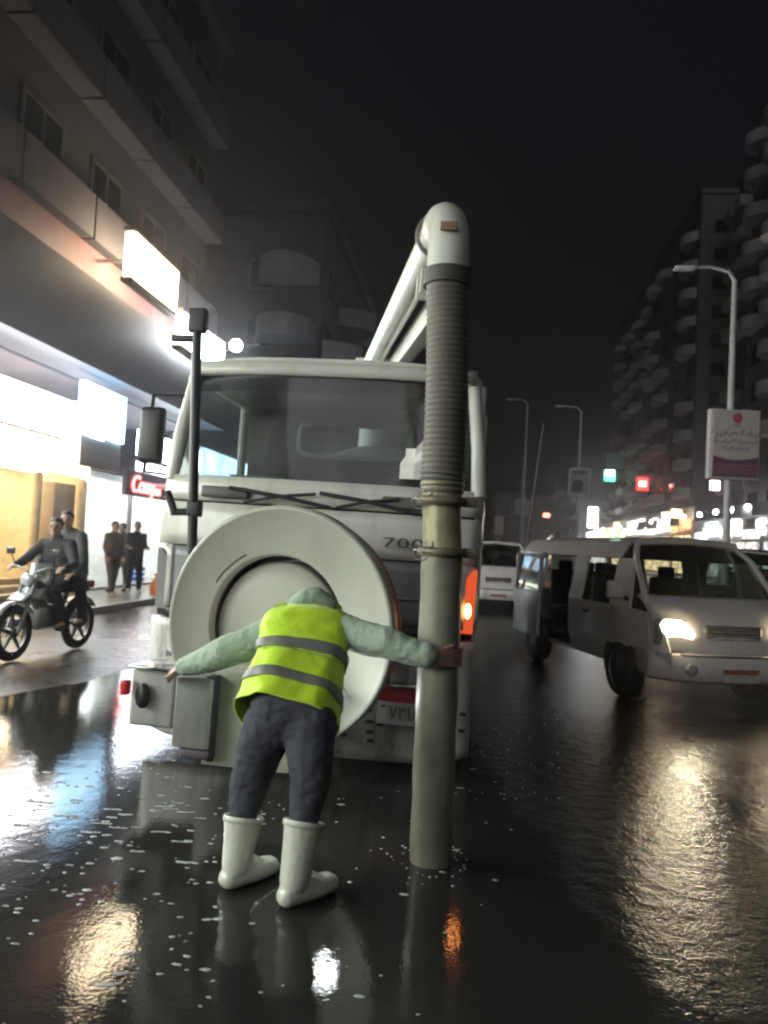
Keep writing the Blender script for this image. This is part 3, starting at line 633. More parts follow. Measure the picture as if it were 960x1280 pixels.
# ------------------------------------------------------------------ microbus
def microbus(label, loc, rz, paint, lights=True, door_open=True, tint=None):
    root = thing('microbus', label, 'van', loc, rz)
    GL = glass('van_glass', (.72, .76, .75))
    ys = [-2.25, -2.18, -1.25, -1.15, -.12, -.02, .22, 1.02, 1.5, 1.95, 2.12]        # stations, front = +y
    # half profile (half width, z); stations at the front are cut by the windscreen and bonnet
    def prof(y):
        k = 1.0
        if y < -2.2: k = .95
        top = 1.90
        pts = [(.77 * k, .26), (.835 * k, .55), (.845 * k, 1.0), (.74 * k, 1.60), (.60 * k, 1.81), (.001, top)]
        if y > 1.0:      # nose: windscreen leans back from base (y=1.62, z=1.1) to header (y=.95, z=1.78)
            def cut(z): return z
        return pts
    wscr_base, wscr_top = 1.68, 1.02
    b = MB(); idx = {}
    for s_ in (-1, 1):
        for i, y in enumerate(ys):
            for j, (hw, z) in enumerate(prof(y)):
                yy = y
                if y > 1.6: hw *= (.965 if y < 2.0 else .86)
                if j >= 3:    # above belt pulled back to the screen line
                    lim = {3: 1.40, 4: 1.22, 5: 1.17}[j]; yy = min(y, lim)
                elif j == 2: yy = min(y, 1.80 if y < 2 else 1.92); z = 1.0 if y < 1.9 else .98
                elif j == 1 and y > 2.1: yy = 2.14
                elif j == 0 and y > 2.1: yy = 2.10
                idx[s_, i, j] = len(b.v); b.v.append((s_ * hw, yy, z))
    def quad(s_, i, j):
        f = [idx[s_, i, j], idx[s_, i + 1, j], idx[s_, i + 1, j + 1], idx[s_, i, j + 1]]
        if s_ > 0: f = f   # outward winding
        else: f = f[::-1]
        b.f.append(tuple(f)); b.sm.append(False)
    win = {2: [1, 3, 6]}
    for s_ in (-1, 1):
        for i in range(len(ys) - 1):
            for j in range(5):
                if j == 2 and i in (1, 3, 6): continue                      # window openings
                if s_ == 1 and door_open and i == 3 and j in (0, 1, 2): continue      # sliding door open
                if j >= 3 and i >= 7: continue
                if j == 2 and i >= 8: continue
                quad(s_, i, j)
    # rear wall
    for j in range(5):
        if j == 2: continue
        b.f.append((idx[1, 0, j], idx[1, 0, j + 1], idx[-1, 0, j + 1], idx[-1, 0, j])); b.sm.append(False)
    # underside
    b.add([(-.76, -2.2, .26), (.76, -2.2, .26), (.72, 2.05, .26), (-.72, 2.05, .26)], [(0, 1, 2, 3)])
    body = b.build('body', paint, root, solid=.03, bevel=.015)
    # nose: bonnet slope and front face as one curved panel
    b = MB()
    zz = [(1.17, 1.76), (1.10, 1.88), (1.00, 1.98), (.86, 2.07), (.70, 2.13), (.52, 2.16)]
    def nose(u, v):
        k = v * (len(zz) - 1); i = min(len(zz) - 2, int(k)); f = k - i
        z = zz[i][0] * (1 - f) + zz[i + 1][0] * f; y = zz[i][1] * (1 - f) + zz[i + 1][1] * f
        x = (u * 2 - 1); return Vector((x * .815, y - .16 * abs(x) ** 3.2, z))
    b.grid(nose, 24, 12); b.build('bonnet', paint, root, solid=.025)
    # bumper
    def bump(u, v):
        x = u * 2 - 1; z = .54 - .30 * v; y = 2.18 + .05 * math.sin(math.pi * v) - .30 * abs(x) ** 4
        return Vector((x * .845, y, z))
    b = MB(); b.grid(bump, 28, 8); bp = b.build('bumper', paint, root, solid=.04)
    for z in (.535, .43, .385):
        b = MB(); b.tube([((k / 14 * 2 - 1) * .80, 2.215 - .29 * abs(k / 14 * 2 - 1) ** 4, z) for k in range(15)], .012, 6); b.build('trim_strip', BLACKP, bp)
    b = MB(); b.box((0, 2.225, .37), (.66, .03, .05)); b.build('air_intake', BLACKP, bp)
    for q in (-1, 1):
        b = MB(); b.lathe([(.001, .01), (.06, .01), (.065, -.02)], 14, Matrix.Rotation(R(-90), 3, 'X'), (q * .52, 2.215, .38)); b.build('fog_lamp', mat('fog_lamp', (.25, .25, .25), .2), bp)
    # plate
    b = MB(); b.box((0, 2.25, .33), (.42, .012, .15)); pl = b.build('number_plate', mat('plate_white', (.36, .34, .32), .5, var=.25, scale=9), bp)
    b = MB(); b.box((0, 2.2585, .375), (.40, .006, .055)); b.build('red_strip', mat('plate_red', (.28, .04, .038), .5, var=.3, scale=14), bp)
    # grille
    b = MB(); b.bbox((0, 2.085, .755), (.66, .08, .24), .03); gr = b.build('grille', mat('grille_dark', (.06, .055, .055), .4), root)
    for k in range(4):
        b = MB(); b.box((0, 2.13 + .004 * k, .68 + .043 * k), (.60 if k < 3 else .5, .02, .012)); b.build('grille_bar', mat('grille_chrome', (.35, .33, .32), .3, .7), gr)
    b = MB(); b.lathe([(.03, -.006), (.042, 0), (.03, .006), (.03, -.006)], 16, RX @ Matrix.Diagonal((1.3, 1, 1)), (0, 1.965, .93)); b.build('badge', CHROME, root)
    # headlights
    for q in (-1, 1):
        pol = [(-.15, -.07), (.13, -.085), (.155, .0), (.05, .085), (-.10, .09), (-.15, .04)]
        pol = [(x * q * -1.18, z * 1.45) for x, z in pol]
        b = MB(); b.prism(pol if q < 0 else pol[::-1], .05, RX.inverted() @ Matrix.Identity(3), (0, 0, 0))
        b.v = [(x, y, -z) for x, y, z in b.v]
        hl = b.build('headlight', emis('headlight_lit', (1, .82, .5), 20) if lights else mat('headlight_off', (.5, .5, .5), .15), root)
        hl.location = (q * .62, 2.04, .775); hl.rotation_euler = (R(-8), 0, -q * R(18))
        b = MB(); b.bbox((q * .62, 1.995, .775), (.42, .06, .30), .03); b.build('headlight_surround', mat('lamp_surround', (.16, .15, .14), .4), root)
        if lights:
            ld = bpy.data.lights.new('headlight_beam', 'SPOT'); ld.energy = 110; ld.color = (1, .86, .6); ld.spot_size = R(75); ld.spot_blend = .8; ld.shadow_soft_size = .08
            lo = bpy.data.objects.new('headlight_beam', ld); COL.objects.link(lo); lo.parent = root; lo.location = (q * .62, 2.14, .775); lo.rotation_euler = (R(84), 0, 0)
    # glass: screen, sides, rear
    b = MB()
    def screen(u, v):
        x = u * 2 - 1; hw = .80 - .10 * v; return Vector((x * hw, 1.77 - .56 * v - .12 * abs(x) ** 2.5, 1.16 + .62 * v))
    b.grid(screen, 12, 6); b.build('windscreen', GL, root)
    for s_ in (-1, 1):
        for i in (1, 3, 6):
            if s_ == 1 and door_open and i == 3: continue
            g = MB(); e = .012
            g.add([(s_ * (.845 - e), ys[i], 1.0), (s_ * (.845 - e), ys[i + 1], 1.0), (s_ * (.74 - e), ys[i + 1], 1.6), (s_ * (.74 - e), ys[i], 1.6)], [(0, 1, 2, 3)])
            o = g.build('side_window', GL, root)
        b = MB(); b.add([(s_ * .83, 1.02, 1.02), (s_ * .80, 1.66, 1.06), (s_ * .715, 1.27, 1.62), (s_ * .725, 1.02, 1.62)], [(0, 1, 2, 3)]); b.build('quarter_window', GL, root)
        b = MB(); b.tube([(s_ * .80, 1.76, 1.10), (s_ * .72, 1.36, 1.62), (s_ * .62, 1.19, 1.80)], .035, 8); b.build('windscreen_pillar', paint, root)
        # wing mirror
        b = MB(); b.tube([(s_ * .84, 1.42, 1.10), (s_ * .94, 1.48, 1.14)], .025, 8); mi = b.build('mirror_arm', BLACKP, root)
        b = MB(); b.bbox((s_ * 1.02, 1.48, 1.21), (.20, .08, .22), .035); b.build('mirror_housing', paint, mi)
        b = MB(); b.bbox((s_ * .86, .42, .86), (.03, .16, .04), .01); b.build('door_handle', BLACKP, root)
    b = MB(); b.tube([(-.62, 1.18, 1.82), (0, 1.20, 1.86), (.62, 1.18, 1.82)], .05, 8); b.build('roof_header', paint, root)
    b = MB(); b.add([(-.8, -2.24, 1.0), (.8, -2.24, 1.0), (.7, -2.22, 1.6), (-.7, -2.22, 1.6)], [(0, 1, 2, 3)]); b.build('rear_window', GL, root)
    for q in (0, 1):
        b = MB(); b.tube([(.1 - .55 * q + .2, 1.76, 1.10), (.35 - .55 * q + .2, 1.63, 1.20), (.62 - .55 * q + .2, 1.60, 1.16)], .010, 6); b.build('wiper', BLACKP, root)
    if door_open:     # the door slid back along the side
        b = MB(); b.bbox((.885, -1.55, .64), (.05, 1.0, .70), .02); dr = b.build('sliding_door', paint, root)
        for a, c in (((.868, -2.02, 1.29), (.05, .07, .6)), ((.868, -1.08, 1.29), (.05, .07, .6)), ((.82, -1.55, 1.60), (.05, 1.0, .08))):
            f = MB(); f.bbox(a, c, .015); f.build('door_window_frame', paint, dr)
        g = MB(); g.add([(.868, -2.0, 1.0), (.868, -1.1, 1.0), (.83, -1.1, 1.58), (.83, -2.0, 1.58)], [(0, 1, 2, 3)]); g.build('door_window', GL, dr)
    # cabin
    b = MB(); b.box((0, -.2, .47), (1.5, 3.6, .04)); b.build('cabin_floor', DARKIN, root)
    b = MB(); b.bbox((0, 1.42, .98), (1.46, .36, .20), .05); b.build('dashboard', DARKIN, root)
    for (x, y) in ((-.4, .35), (.4, .35), (-.4, -.75), (.2, -.75), (-.4, -1.5), (.2, -1.5)):
        b = MB(); b.bbox((x, y, .70), (.5, .45, .16), .05); st = b.build('seat', DARKIN, root)
        b = MB(); b.bbox((x, y - .25, 1.05), (.46, .12, .62), .05); b.bbox((x, y - .27, 1.43), (.22, .09, .16), .04); b.build('seat_back', DARKIN, st)
    b = MB(); b.lathe([(.19 + .012 * math.cos(a), .012 * math.sin(a)) for a in [k * math.pi / 4 for k in range(9)]], 22, Matrix.Rotation(R(55), 3, 'X'), (-.38, 1.18, 1.06)); b.build('steering_wheel', BLACKP, root)
    # wheels
    for y in (-1.30, 1.28):
        for s_ in (-1, 1):
            MY = Matrix.Rotation(R(90) * s_, 3, 'Y')
            b = MB(); b.lathe([(.20, -.09), (.29, -.09), (.315, -.05), (.315, .05), (.29, .09), (.20, .09)], 28, MY, (s_ * .768, y, .312)); wl = b.build('wheel', RUBBER, root)
            b = MB(); b.lathe([(.001, .06), (.08, .065), (.13, .03), (.19, .05), (.205, .085)], 24, MY, (s_ * .768, y, .312)); b.build('rim', mat('steel_rim', (.25, .25, .25), .4, .6), wl)
            b = MB(); b.lathe([(.001, .088), (.372, .088), (.375, .07)], 28, MY, (s_ * .757, y, .33)); b.build('wheel_arch', BLACKP, root)
    def fix(o):
        for ch in o.children:
            if ch.name.split('.')[0] in ('wheel', 'rim'): continue
            if ch.location.length > 0: ch.location.z = ch.location.z * .9 + .11
            elif ch.type == 'MESH':
                for v in ch.data.vertices: v.co.z = v.co.z * .9 + .11
            fix(ch)
    fix(root)
    return root
VANP = mat('white_van_paint', (.52, .49, .46), .35, var=.06, scale=2, coat=.3, dirt=(.22, .19, .16), dscale=1.5, damt=.5)
VANP2 = mat('grey_white_van_paint', (.48, .47, .46), .4, var=.06, scale=2, dirt=(.2, .18, .16))
DARKP = mat('dark_van_paint', (.03, .03, .035), .25, var=.1, coat=.4)
vf = P(921, 760, 8.0); ang = R(10)      # nose centre and heading
hd = Vector((math.sin(ang), -math.cos(ang), 0)); c = Vector((vf.x, vf.y, 0)) - hd * 2.15
van = microbus('white microbus with lit headlight and open sliding door in the wet road', (c.x, c.y, 0), math.atan2(hd.y, hd.x) - math.pi / 2, VANP)
p = P(630, 740, 19.5)
v2 = microbus('white microbus with unlit lamps waiting behind the truck', (p.x, p.y + 2.2, 0), R(180) - YAW * .6, VANP2, lights=False, door_open=False)
p = P(985, 700, 17)
v3 = microbus('white microbus partly hidden by the lit van, past the clinic sign', (p.x + 1.2, p.y + 3, 0), R(186), VANP2, lights=False, door_open=False)
p = P(955, 680, 13)
v4 = microbus('dark van standing between the lit van and the clinic sign', (p.x + .9, p.y + 1.2, .0), R(120), DARKP, lights=False, door_open=False)

# ------------------------------------------------------------------ vacuum truck
TD = 5.5
tp = P(383, 700, TD)
TY = R(-8)
truck = thing('vacuum_truck', 'white sewer vacuum truck standing in the flood with big hose reel on its front', 'truck', (tp.x, tp.y, 0), TY)
truck.rotation_euler = (0, R(1.0), TY)
HW = 1.19
def tl(px, py, ly):
    """pixel -> truck local point on the plane y = ly"""
    M = (Matrix.Translation(truck.location) @ truck.rotation_euler.to_matrix().to_4x4()).inverted()
    o = M @ Vector((0, 0, CAMH)); v = M.to_3x3() @ ray(px, py)
    return o + v * ((ly - o.y) / v.y)
def front(hw0, hw1, z0, z1, y0, y1, bow=.16, p=3.0):
    def fn(u, v):
        x = u * 2 - 1; hw = hw0 + (hw1 - hw0) * v
        return Vector((x * hw, y0 + (y1 - y0) * v + bow * abs(x) ** p, z0 + (z1 - z0) * v))
    return fn
# cab shell
b = MB(); b.grid(front(HW, HW, 1.80, 1.985, .0, .03), 26, 3); b.build('cowl_panel', WHITE, truck, solid=.03)
b = MB(); b.grid(front(HW, HW, 1.465, 1.785, -.02, 0), 26, 4); b.build('front_panel', WHITE, truck, solid=.03)
b = MB(); b.grid(front(HW - .12, HW - .10, 1.0, 1.455, .0, .0, .12), 26, 6); gr = b.build('grille', mat('grille_grey', (.2, .205, .22), .45, var=.1), truck, solid=.03)
for k in (1,):
    b = MB(); b.tube([((i / 12 * 2 - 1) * (HW - .2), -.02 + .1 * abs(i / 12 * 2 - 1) ** 3, 1.10 + .095 * k) for i in range(13)], .012, 6); b.build('grille_bar', mat('grille_bar', (.2, .205, .22), .35, .3), gr)
b = MB(); b.grid(front(HW - .02, HW - .02, .93, 1.0, -.01, -.01, .16), 20, 2); b.build('black_strip', BLACKP, truck, solid=.03)
for s_ in (-1, 1):    # corner panels beside the grille
    b = MB(); b.grid(lambda u, v: Vector((s_ * (HW - .13 + .13 * u), .1 + .09 * u ** 2, 1.0 + .46 * v)), 5, 5); b.build('corner_panel', WHITE, truck, solid=.02)
text('badge_lettering', '700', .10, mat('badge_chrome', (.10, .10, .09), .3, .6), truck, tl(504, 680, -.045) + Vector((0, .0, .0)), (R(90), 0, 0), .008, sx=1.9, space=1.08)
# roof
def roof(u, v):
    x = u * 2 - 1; hw = HW - .10 - .02 * v
    return Vector((x * hw, .18 + 1.75 * v + .10 * abs(x) ** 3, 2.86 + .10 * math.sin(math.pi * min(1, v * 1.2 + .12)) - .10 * abs(x) ** 6))
b = MB(); b.grid(roof, 24, 14); b.build('roof', WHITE, truck, solid=.04)
b = MB(); b.grid(front(HW - .10, HW - .10, 2.775, 2.875, .145, .17, .10), 20, 2); b.build('roof_visor_edge', WHITE, truck, solid=.05)
# windscreen
b = MB(); b.grid(front(HW - .04, HW - .16, 1.98, 2.80, .035, .16, .15, 3.2), 20, 8); ws = b.build('windscreen', glass('truck_glass', (.42, .46, .47), .16), truck)
b = MB(); b.grid(front(HW - .07, HW - .15, 2.645, 2.775, .15, .165, .145, 3.2), 20, 2); b.build('sun_strip', mat('sun_strip', (.015, .017, .02), .3), ws)
for s_ in (-1, 1):
    b = MB(); b.tube([(s_ * (HW - .03), .20, 1.95), (s_ * (HW - .05), .24, 2.3), (s_ * (HW - .12), .31, 2.84)], [.06, .055, .05], 10); b.build('windscreen_pillar', WHITE, truck)
    # door with window
    b = MB(); b.bbox((s_ * (HW - .02), .98, 1.42), (.06, 1.5, 1.10), .02); dr = b.build('door', WHITE, truck)
    b = MB(); b.bbox((s_ * (HW + .02), 1.5, 1.55), (.04, .2, .05), .012); b.build('door_handle', BLACKP, dr)
    for a, c in (((s_ * (HW - .05), .40, 2.38), (.06, .10, .84)), ((s_ * (HW - .05), 1.70, 2.38), (.06, .12, .84)), ((s_ * (HW - .09), 1.05, 2.80), (.06, 1.3, .10))):
        f = MB(); f.bbox(a, c, .02); f.build('door_window_frame', WHITE, dr)
    b = MB(); b.add([(s_ * (HW - .04), .42, 1.97), (s_ * (HW - .04), 1.65, 1.97), (s_ * (HW - .08), 1.65, 2.77), (s_ * (HW - .08), .42, 2.77)], [(0, 1, 2, 3)]); b.build('door_window', glass('van_glass'), dr)
    # step and lower flank
    b = MB(); b.bbox((s_ * (HW - .08), .75, .62), (.12, 1.1, .42), .03); b.build('step_panel', WHITE, truck)
# cab back wall with rounded rear window
YB = 1.85
qa, qc = tl(373, 529, YB), tl(512, 578, YB); zc0, zc1 = qc.z - .02, qa.z + .02; xw0, xw1 = qa.x, qc.x + .08
b = MB()
b.box(((xw0 - 1.12) / 2 + .015, YB, 1.9), (xw0 + 1.12 + .03, .06, 1.9)); b.box(((xw1 + 1.12) / 2 - .015, YB, 1.9), (1.12 - xw1 + .03, .06, 1.9))
b.box(((xw0 + xw1) / 2 - .0, YB, (zc0 + .95) / 2), (xw1 - xw0 - .06, .06, zc0 - .95)); b.box(((xw0 + xw1) / 2, YB, (zc1 + 2.85) / 2), (xw1 - xw0 - .06, .06, 2.85 - zc1))
b.build('cab_back_wall', mat('cab_trim', (.022, .024, .026), .8), truck)
n = 24; fr = []
for k in range(n + 1):
    a = 2 * math.pi * k / n; c_, s__ = math.cos(a), math.sin(a)
    fr.append(((xw0 + xw1) / 2 + math.copysign(abs(c_) ** .35, c_) * ((xw1 - xw0) / 2 - .04), YB - .045, (zc0 + zc1) / 2 + math.copysign(abs(s__) ** .35, s__) * ((zc1 - zc0) / 2 - .02)))
b = MB(); b.tube(fr, .03, 8, cap=False); b.build('rear_window_seal', mat('seal_grey', (.2, .21, .21), .6), truck)
b = MB(); b.box(((xw0 + xw1) / 2, YB + .01, (zc0 + zc1) / 2), (xw1 - xw0, .01, zc1 - zc0)); b.build('rear_window', glass('rear_glass', (.8, .85, .85), .25), truck)
b = MB(); b.bbox((0, .62, 1.90), (2.05, .75, .22), .07); dash = b.build('dashboard', mat('dash_grey', (.045, .047, .048), .7), truck)
b = MB(); b.box((-.55, .42, 2.018), (.42, .30, .006), rz=.1); b.build('paper_sheet', mat('paper', (.55, .55, .52), .8), dash)
for x in (-.62, .62):
    b = MB(); b.bbox((x, 1.35, 1.55), (.5, .5, .18), .06); st = b.build('seat', DARKIN, truck)
    b = MB(); b.bbox((x, 1.62, 1.86), (.46, .14, .55), .06); b.build('seat_back', DARKIN, st)
b = MB(); b.lathe([(.24 + .016 * math.cos(a), .016 * math.sin(a)) for a in [k * math.pi / 4 for k in range(9)]], 26, Matrix.Rotation(R(35), 3, 'X'), (.58, .80, 2.08)); b.build('steering_wheel', BLACKP, truck)
# crumpled paper held behind the windscreen
b = MB()
pc = tl(519, 579, .02)
def crum(u, v): return Vector((pc.x + (u - .5) * .20 + .03 * (v > .5) * (u < .3), -.05 + .05 * abs(u - .6) + .03 * (v > .7), pc.z + (v - .5) * .24 + (.04 if u > .5 else -.02) * v))
b.grid(crum, 4, 4, smooth=False); b.build('crumpled_paper', mat('crumpled_paper', (.7, .7, .66), .8), truck, solid=.004)
# wipers
for x0, x1 in ((-.62, .12), (.05, .72)):
    for a, c, r_ in (((x0, -.05, 1.90), (x1, -.03, 1.80), .014), ((x0 + .12, -.06, 1.80), (x1 - .1, -.05, 1.89), .012)):
        b = MB(); b.tube([a, ((a[0] + c[0]) / 2, -.07, (a[2] + c[2]) / 2 + .012), c], r_, 8); b.build('wiper', BLACKP, truck)
for x, w_ in ((-.66, .36), (.70, .42)):
    b = MB(); b.bbox((x, -.015, 1.865), (w_, .05, .085), .02); b.build('vent_grille', mat('vent_dark', (.10, .10, .095), .5), truck)
# bumper
def bumper(u, v):
    x = u * 2 - 1; return Vector((x * HW, -.08 + .03 * v + .22 * abs(x) ** 4, .92 - .84 * v + .10 * max(0, abs(x) - .8) * v * 5 * .3))
b = MB(); b.grid(bumper, 34, 12); bum = b.build('bumper', mat('bumper_white', (.60, .60, .575), .4, var=.08, scale=3, dirt=(.07, .055, .04), dscale=5, damt=.95), truck, solid=.05)
for s_ in (-1, 1):
    b = MB(); b.bbox((s_ * .93, .035, .66), (.26, .10, .26), .06, rz=s_ * R(24)); hl = b.build('headlight', mat('headlight_glass', (.14, .145, .155), .08, var=.1, coat=1), bum)
    b = MB(); b.sphere((s_ * .90, -.012, .66), .075, 12, (1, .4, 1)); b.build('reflector', mat('lamp_reflector', (.6, .6, .62), .15, .9), hl)
    b = MB(); b.tube([(s_ * .78, -.02, .51), (s_ * .95, .06, .47), (s_ * 1.09, .13, .41)], .012, 6); b.build('trim_line', CHROME, bum)
    # corner lamp cluster, lit amber on the outer side
    lens = emis('amber_lens_%d' % s_, (1, .12, .04), .55) if s_ > 0 else mat('clear_lens_dull', (.3, .3, .29), .2)
    p_ = [(-.20, -.22), (.075, -.22), (.085, .23), (.06, .23), (-.05, .08), (-.18, .0)]
    b = MB(); b.prism([(x * s_, z) for x, z in p_][::s_], .05, RX, (s_ * 1.105, .13, 1.20)); cl = b.build('corner_lamp', lens, truck)
    if s_ > 0:
        b = MB(); b.sphere((1.14, .095, 1.14), .03, 10, (.8, .5, 1.8)); b.build('bulb_glow', emis('amber_bulb', (1, .32, .08), 16), cl)
b = MB(); pp = tl(512, 884, -.12); b.bbox((pp.x - .0, -.115, pp.z), (.44, .015, .26), .006); pl = b.build('number_plate', mat('plate_truck', (.55, .56, .56), .4), bum)
b = MB(); b.box((pp.x, -.126, pp.z + .075), (.43, .008, .095)); b.build('red_strip', mat('plate_red_truck', (.50, .025, .035), .4), pl)
b = MB(); b.bbox((pp.x, -.14, pp.z + .145), (.46, .05, .02), .006); b.build('plate_rail', CHROME, pl)
text('plate_digits', '٦٧٣١٨', .135, INK, pl, (pp.x - .06, -.127, pp.z - .05), (R(90), 0, 0), .002, sx=.8)
text('plate_letter', 'ر', .12, INK, pl, (pp.x + .16, -.127, pp.z - .045), (R(90), 0, 0), .002)
b = MB(); b.bbox((tl(478, 838, -.09).x, -.09, tl(478, 838, -.09).z), (.11, .03, .16), .01); b.build('tow_hole', BLACKP, bum)
b = MB(); b.bbox((tl(500, 838, -.09).x, -.092, tl(500, 838, -.09).z), (.12, .03, .17), .01); b.build('hatch', mat('hatch_grey', (.35, .36, .37), .5), bum)
for (px, py) in ((428, 908), (430, 918), (460, 875), (461, 888), (462, 902), (462, 915), (463, 926), (475, 905), (578, 897), (576, 918)):
    q = tl(px, py, -.09); b = MB(); b.bbox((q.x, -.085 + (.1 if px > 560 else 0), q.z), (.045, .05, .018), .005); b.build('step_slot', mat('rust_black', (.03, .025, .02), .7), bum)
# chassis, tank, wheels behind the cab
b = MB(); b.box((-.4, 4.2, .75), (.12, 7.6, .24)); b.box((.4, 4.2, .75), (.12, 7.6, .24)); b.build('chassis', mat('chassis_black', (.03, .03, .03), .6), truck)
b = MB(); b.lathe([(.001, 2.3), (.5, 2.33), (.8, 2.45), (.88, 2.6), (.88, 7.2), (.8, 7.35), (.4, 7.5), (.001, 7.52)], 36, Matrix.Rotation(R(-90), 3, 'X'), (0, 0, 1.72)); tk = b.build('tank', WHITE, truck)
for y in (2.8, 4.2, 5.6, 7.0):
    b = MB(); b.lathe([(.885, y - .04), (.905, y - .04), (.905, y + .04), (.885, y + .04)], 36, Matrix.Rotation(R(-90), 3, 'X'), (0, 0, 1.72)); b.build('tank_hoop', WHITE, tk)
for y in (1.3, 5.4, 6.7):
    for s_ in (-1, 1):
        MY = Matrix.Rotation(R(90) * s_, 3, 'Y')
        b = MB(); b.lathe([(.28, -.14), (.47, -.14), (.51, -.08), (.51, .08), (.47, .14), (.28, .14)], 32, MY, (s_ * .95, y, .50)); wl = b.build('wheel', RUBBER, truck)
        b = MB(); b.lathe([(.001, .10), (.12, .12), (.16, .02), (.25, .04), (.29, .13)], 24, MY, (s_ * .95, y, .50)); b.build('rim', mat('steel_rim', (.25, .25, .25), .4, .6), wl)
# side marker lamps and door mirror on the right flank
for z in (1.52, 1.62, 1.70):
    b = MB(); b.sphere((1.165, .42, z), .028, 8, (.5, 1, 1.4)); b.build('flank_reflector', mat('clear_lens', (.7, .65, .6), .1), truck)
# left door mirror on its stalk
b = MB(); b.tube([(-1.1, .30, 2.62), (-1.38, .22, 2.60), (-1.40, .20, 2.0), (-1.12, .30, 1.98)], .016, 8); ml = b.build('mirror_arm', BLACKP, truck)
b = MB(); b.bbox((-1.36, .20, 2.28), (.20, .09, .44), .04); b.build('mirror_housing', BLACKP, ml)
# black near-side post with hook
pA, pB = P(247, 388, 5.0), P(240, 690, 5.0)
Mi = (Matrix.Translation(truck.location) @ truck.rotation_euler.to_matrix().to_4x4()).inverted()
pA, pB = Mi @ pA, Mi @ pB
PB = mat('black_post_paint', (.028, .03, .034), .5, var=.2)
b = MB(); b.tube([pA, pB], .032, 10); po = b.build('black_post', PB, truck)
b = MB(); b.bbox((pA.x + .01, pA.y, pA.z - .07), (.12, .07, .16), .015); b.bbox((pA.x - .08, pA.y, pA.z - .19), (.16, .05, .045), .01); b.build('post_bracket', PB, po)
q0, q1, q2 = [Mi @ P(*q, 5.0) for q in ((209, 614), (218, 640), (243, 640))]
b = MB(); b.tube([q0, q1], .026, 8); b.tube([q1 + Vector((-.02, 0, 0)), q2], .024, 8); b.build('post_hook', PB, po)
b = MB(); b.bbox((q2.x, q2.y, q2.z + .02), (.09, .08, .10), .015); b.build('post_clamp', PB, po)
b = MB(); b.tube([pB, (pB.x, .25, pB.z - .1)], .03, 8); b.build('post_stay', PB, po)

# hose reel on the truck's nose
def mi(p): return Mi @ p
rc = mi(P(345, 784, 4.62)); RRAD = .735
yawr = R(9)
RM = Matrix.Rotation(yawr * -1, 3, 'Z') @ Matrix.Rotation(R(90), 3, 'X')       # local z -> towards camera (-y), turned left
reel_o = rc
b = MB(); b.lathe([(.425, -.03), (.432, .018), (.445, .025), (RRAD - .045, .002), (RRAD - .035, .012), (RRAD - .015, .014), (RRAD - .004, .002), (RRAD, -.035), (RRAD, -.085), (RRAD - .03, -.09), (RRAD - .05, -.05), (.46, -.01), (.425, -.03)], 72, RM, rc)
rl = b.build('hose_reel', BEIGE, truck)
b = MB(); b.lathe([(.001, -.035), (.30, -.045), (.395, -.06), (.412, -.10), (.412, -.42)], 56, RM, rc + RM @ Vector((-.02, -.02, 0))); b.build('reel_hub', BEIGE, rl)
b = MB(); b.lathe([(.40, -.27), (RRAD - .07, -.24), (RRAD - .04, -.225), (RRAD - .04, -.25), (.40, -.29)], 64, RM, rc); rf_ = b.build('rear_flange', BEIGE, rl)
b = MB(); b.lathe([(RRAD - .042, -.222), (RRAD - .03, -.222), (RRAD - .03, -.252), (RRAD - .042, -.252)], 64, RM, rc); b.build('red_rim', mat('faded_red_edge', (.36, .12, .09), .55, var=.2), rf_)
for k in range(11):      # coils of hose between the flanges
    rr = .45 + .022 * (k % 3); z = -.085 - .028 * (k // 2)
    b = MB(); b.lathe([(rr + .022 * math.cos(a), z + .022 * math.sin(a)) for a in [j * math.pi / 3 for j in range(7)]], 48, RM, rc); b.build('hose_coil', mat('red_brown_hose', (.10, .045, .038), .6, var=.2), rl)
b = MB(); b.lathe([(.47, -.30), (.50, -.30), (.50, -.32)], 8, RM, rc)
arc = [rc + RM @ Vector((math.cos(a) * .475, math.sin(a) * .475, .026)) for a in [R(118 + 4 * k) for k in range(9)]]
b = MB(); b.tube(arc, .006, 6); b.build('weld_scratch', mat('scratch_dark', (.16, .16, .14), .7), rl)
b = MB(); b.tube([rc + RM @ Vector((0, 0, -.4)), (rc.x, .12, rc.z)], .12, 16); b.build('reel_axle', STEEL, rl)
# support housing and boxes in front of the bumper
def fbox(px0, px1, py0, py1, d0, depth, name, m, parent, bev=.012):
    a = mi(P(px0, py0, d0)); c = mi(P(px1, py1, d0)); y = (a.y + c.y) / 2
    b = MB(); b.bbox(((a.x + c.x) / 2, y + depth / 2, (a.z + c.z) / 2), (abs(c.x - a.x), depth, abs(a.z - c.z)), bev); return b.build(name, m, parent)
hs2 = fbox(257, 362, 838, 966, 4.28, .28, 'reel_housing', BEIGE, truck)
for (px, py) in ((263, 880), (262, 948)):
    q = mi(P(px, py, 4.27)); b = MB(); b.bbox((q.x, q.y, q.z), (.035, .03, .03), .006); b.build('hinge', BLACKP, hs2)
gb = fbox(219, 259, 846, 938, 4.2, .34, 'grey_box', GREYM, truck)
b = MB(); q = mi(P(241, 945, 4.22)); b.bbox((q.x, q.y + .1, q.z + .01), (.17, .2, .06), .02); b.build('box_latch', mat('purple_grey', (.12, .10, .12), .5), gb)
fbox(257.5, 261, 846, 950, 4.22, .2, 'door_gap', BLACKP, hs2, .004)
tb = fbox(163, 217, 833, 912, 4.75, .5, 'tool_box', mat('tool_box_grey', (.42, .43, .41), .45, dirt=(.1, .1, .1), dscale=4), truck, .03)
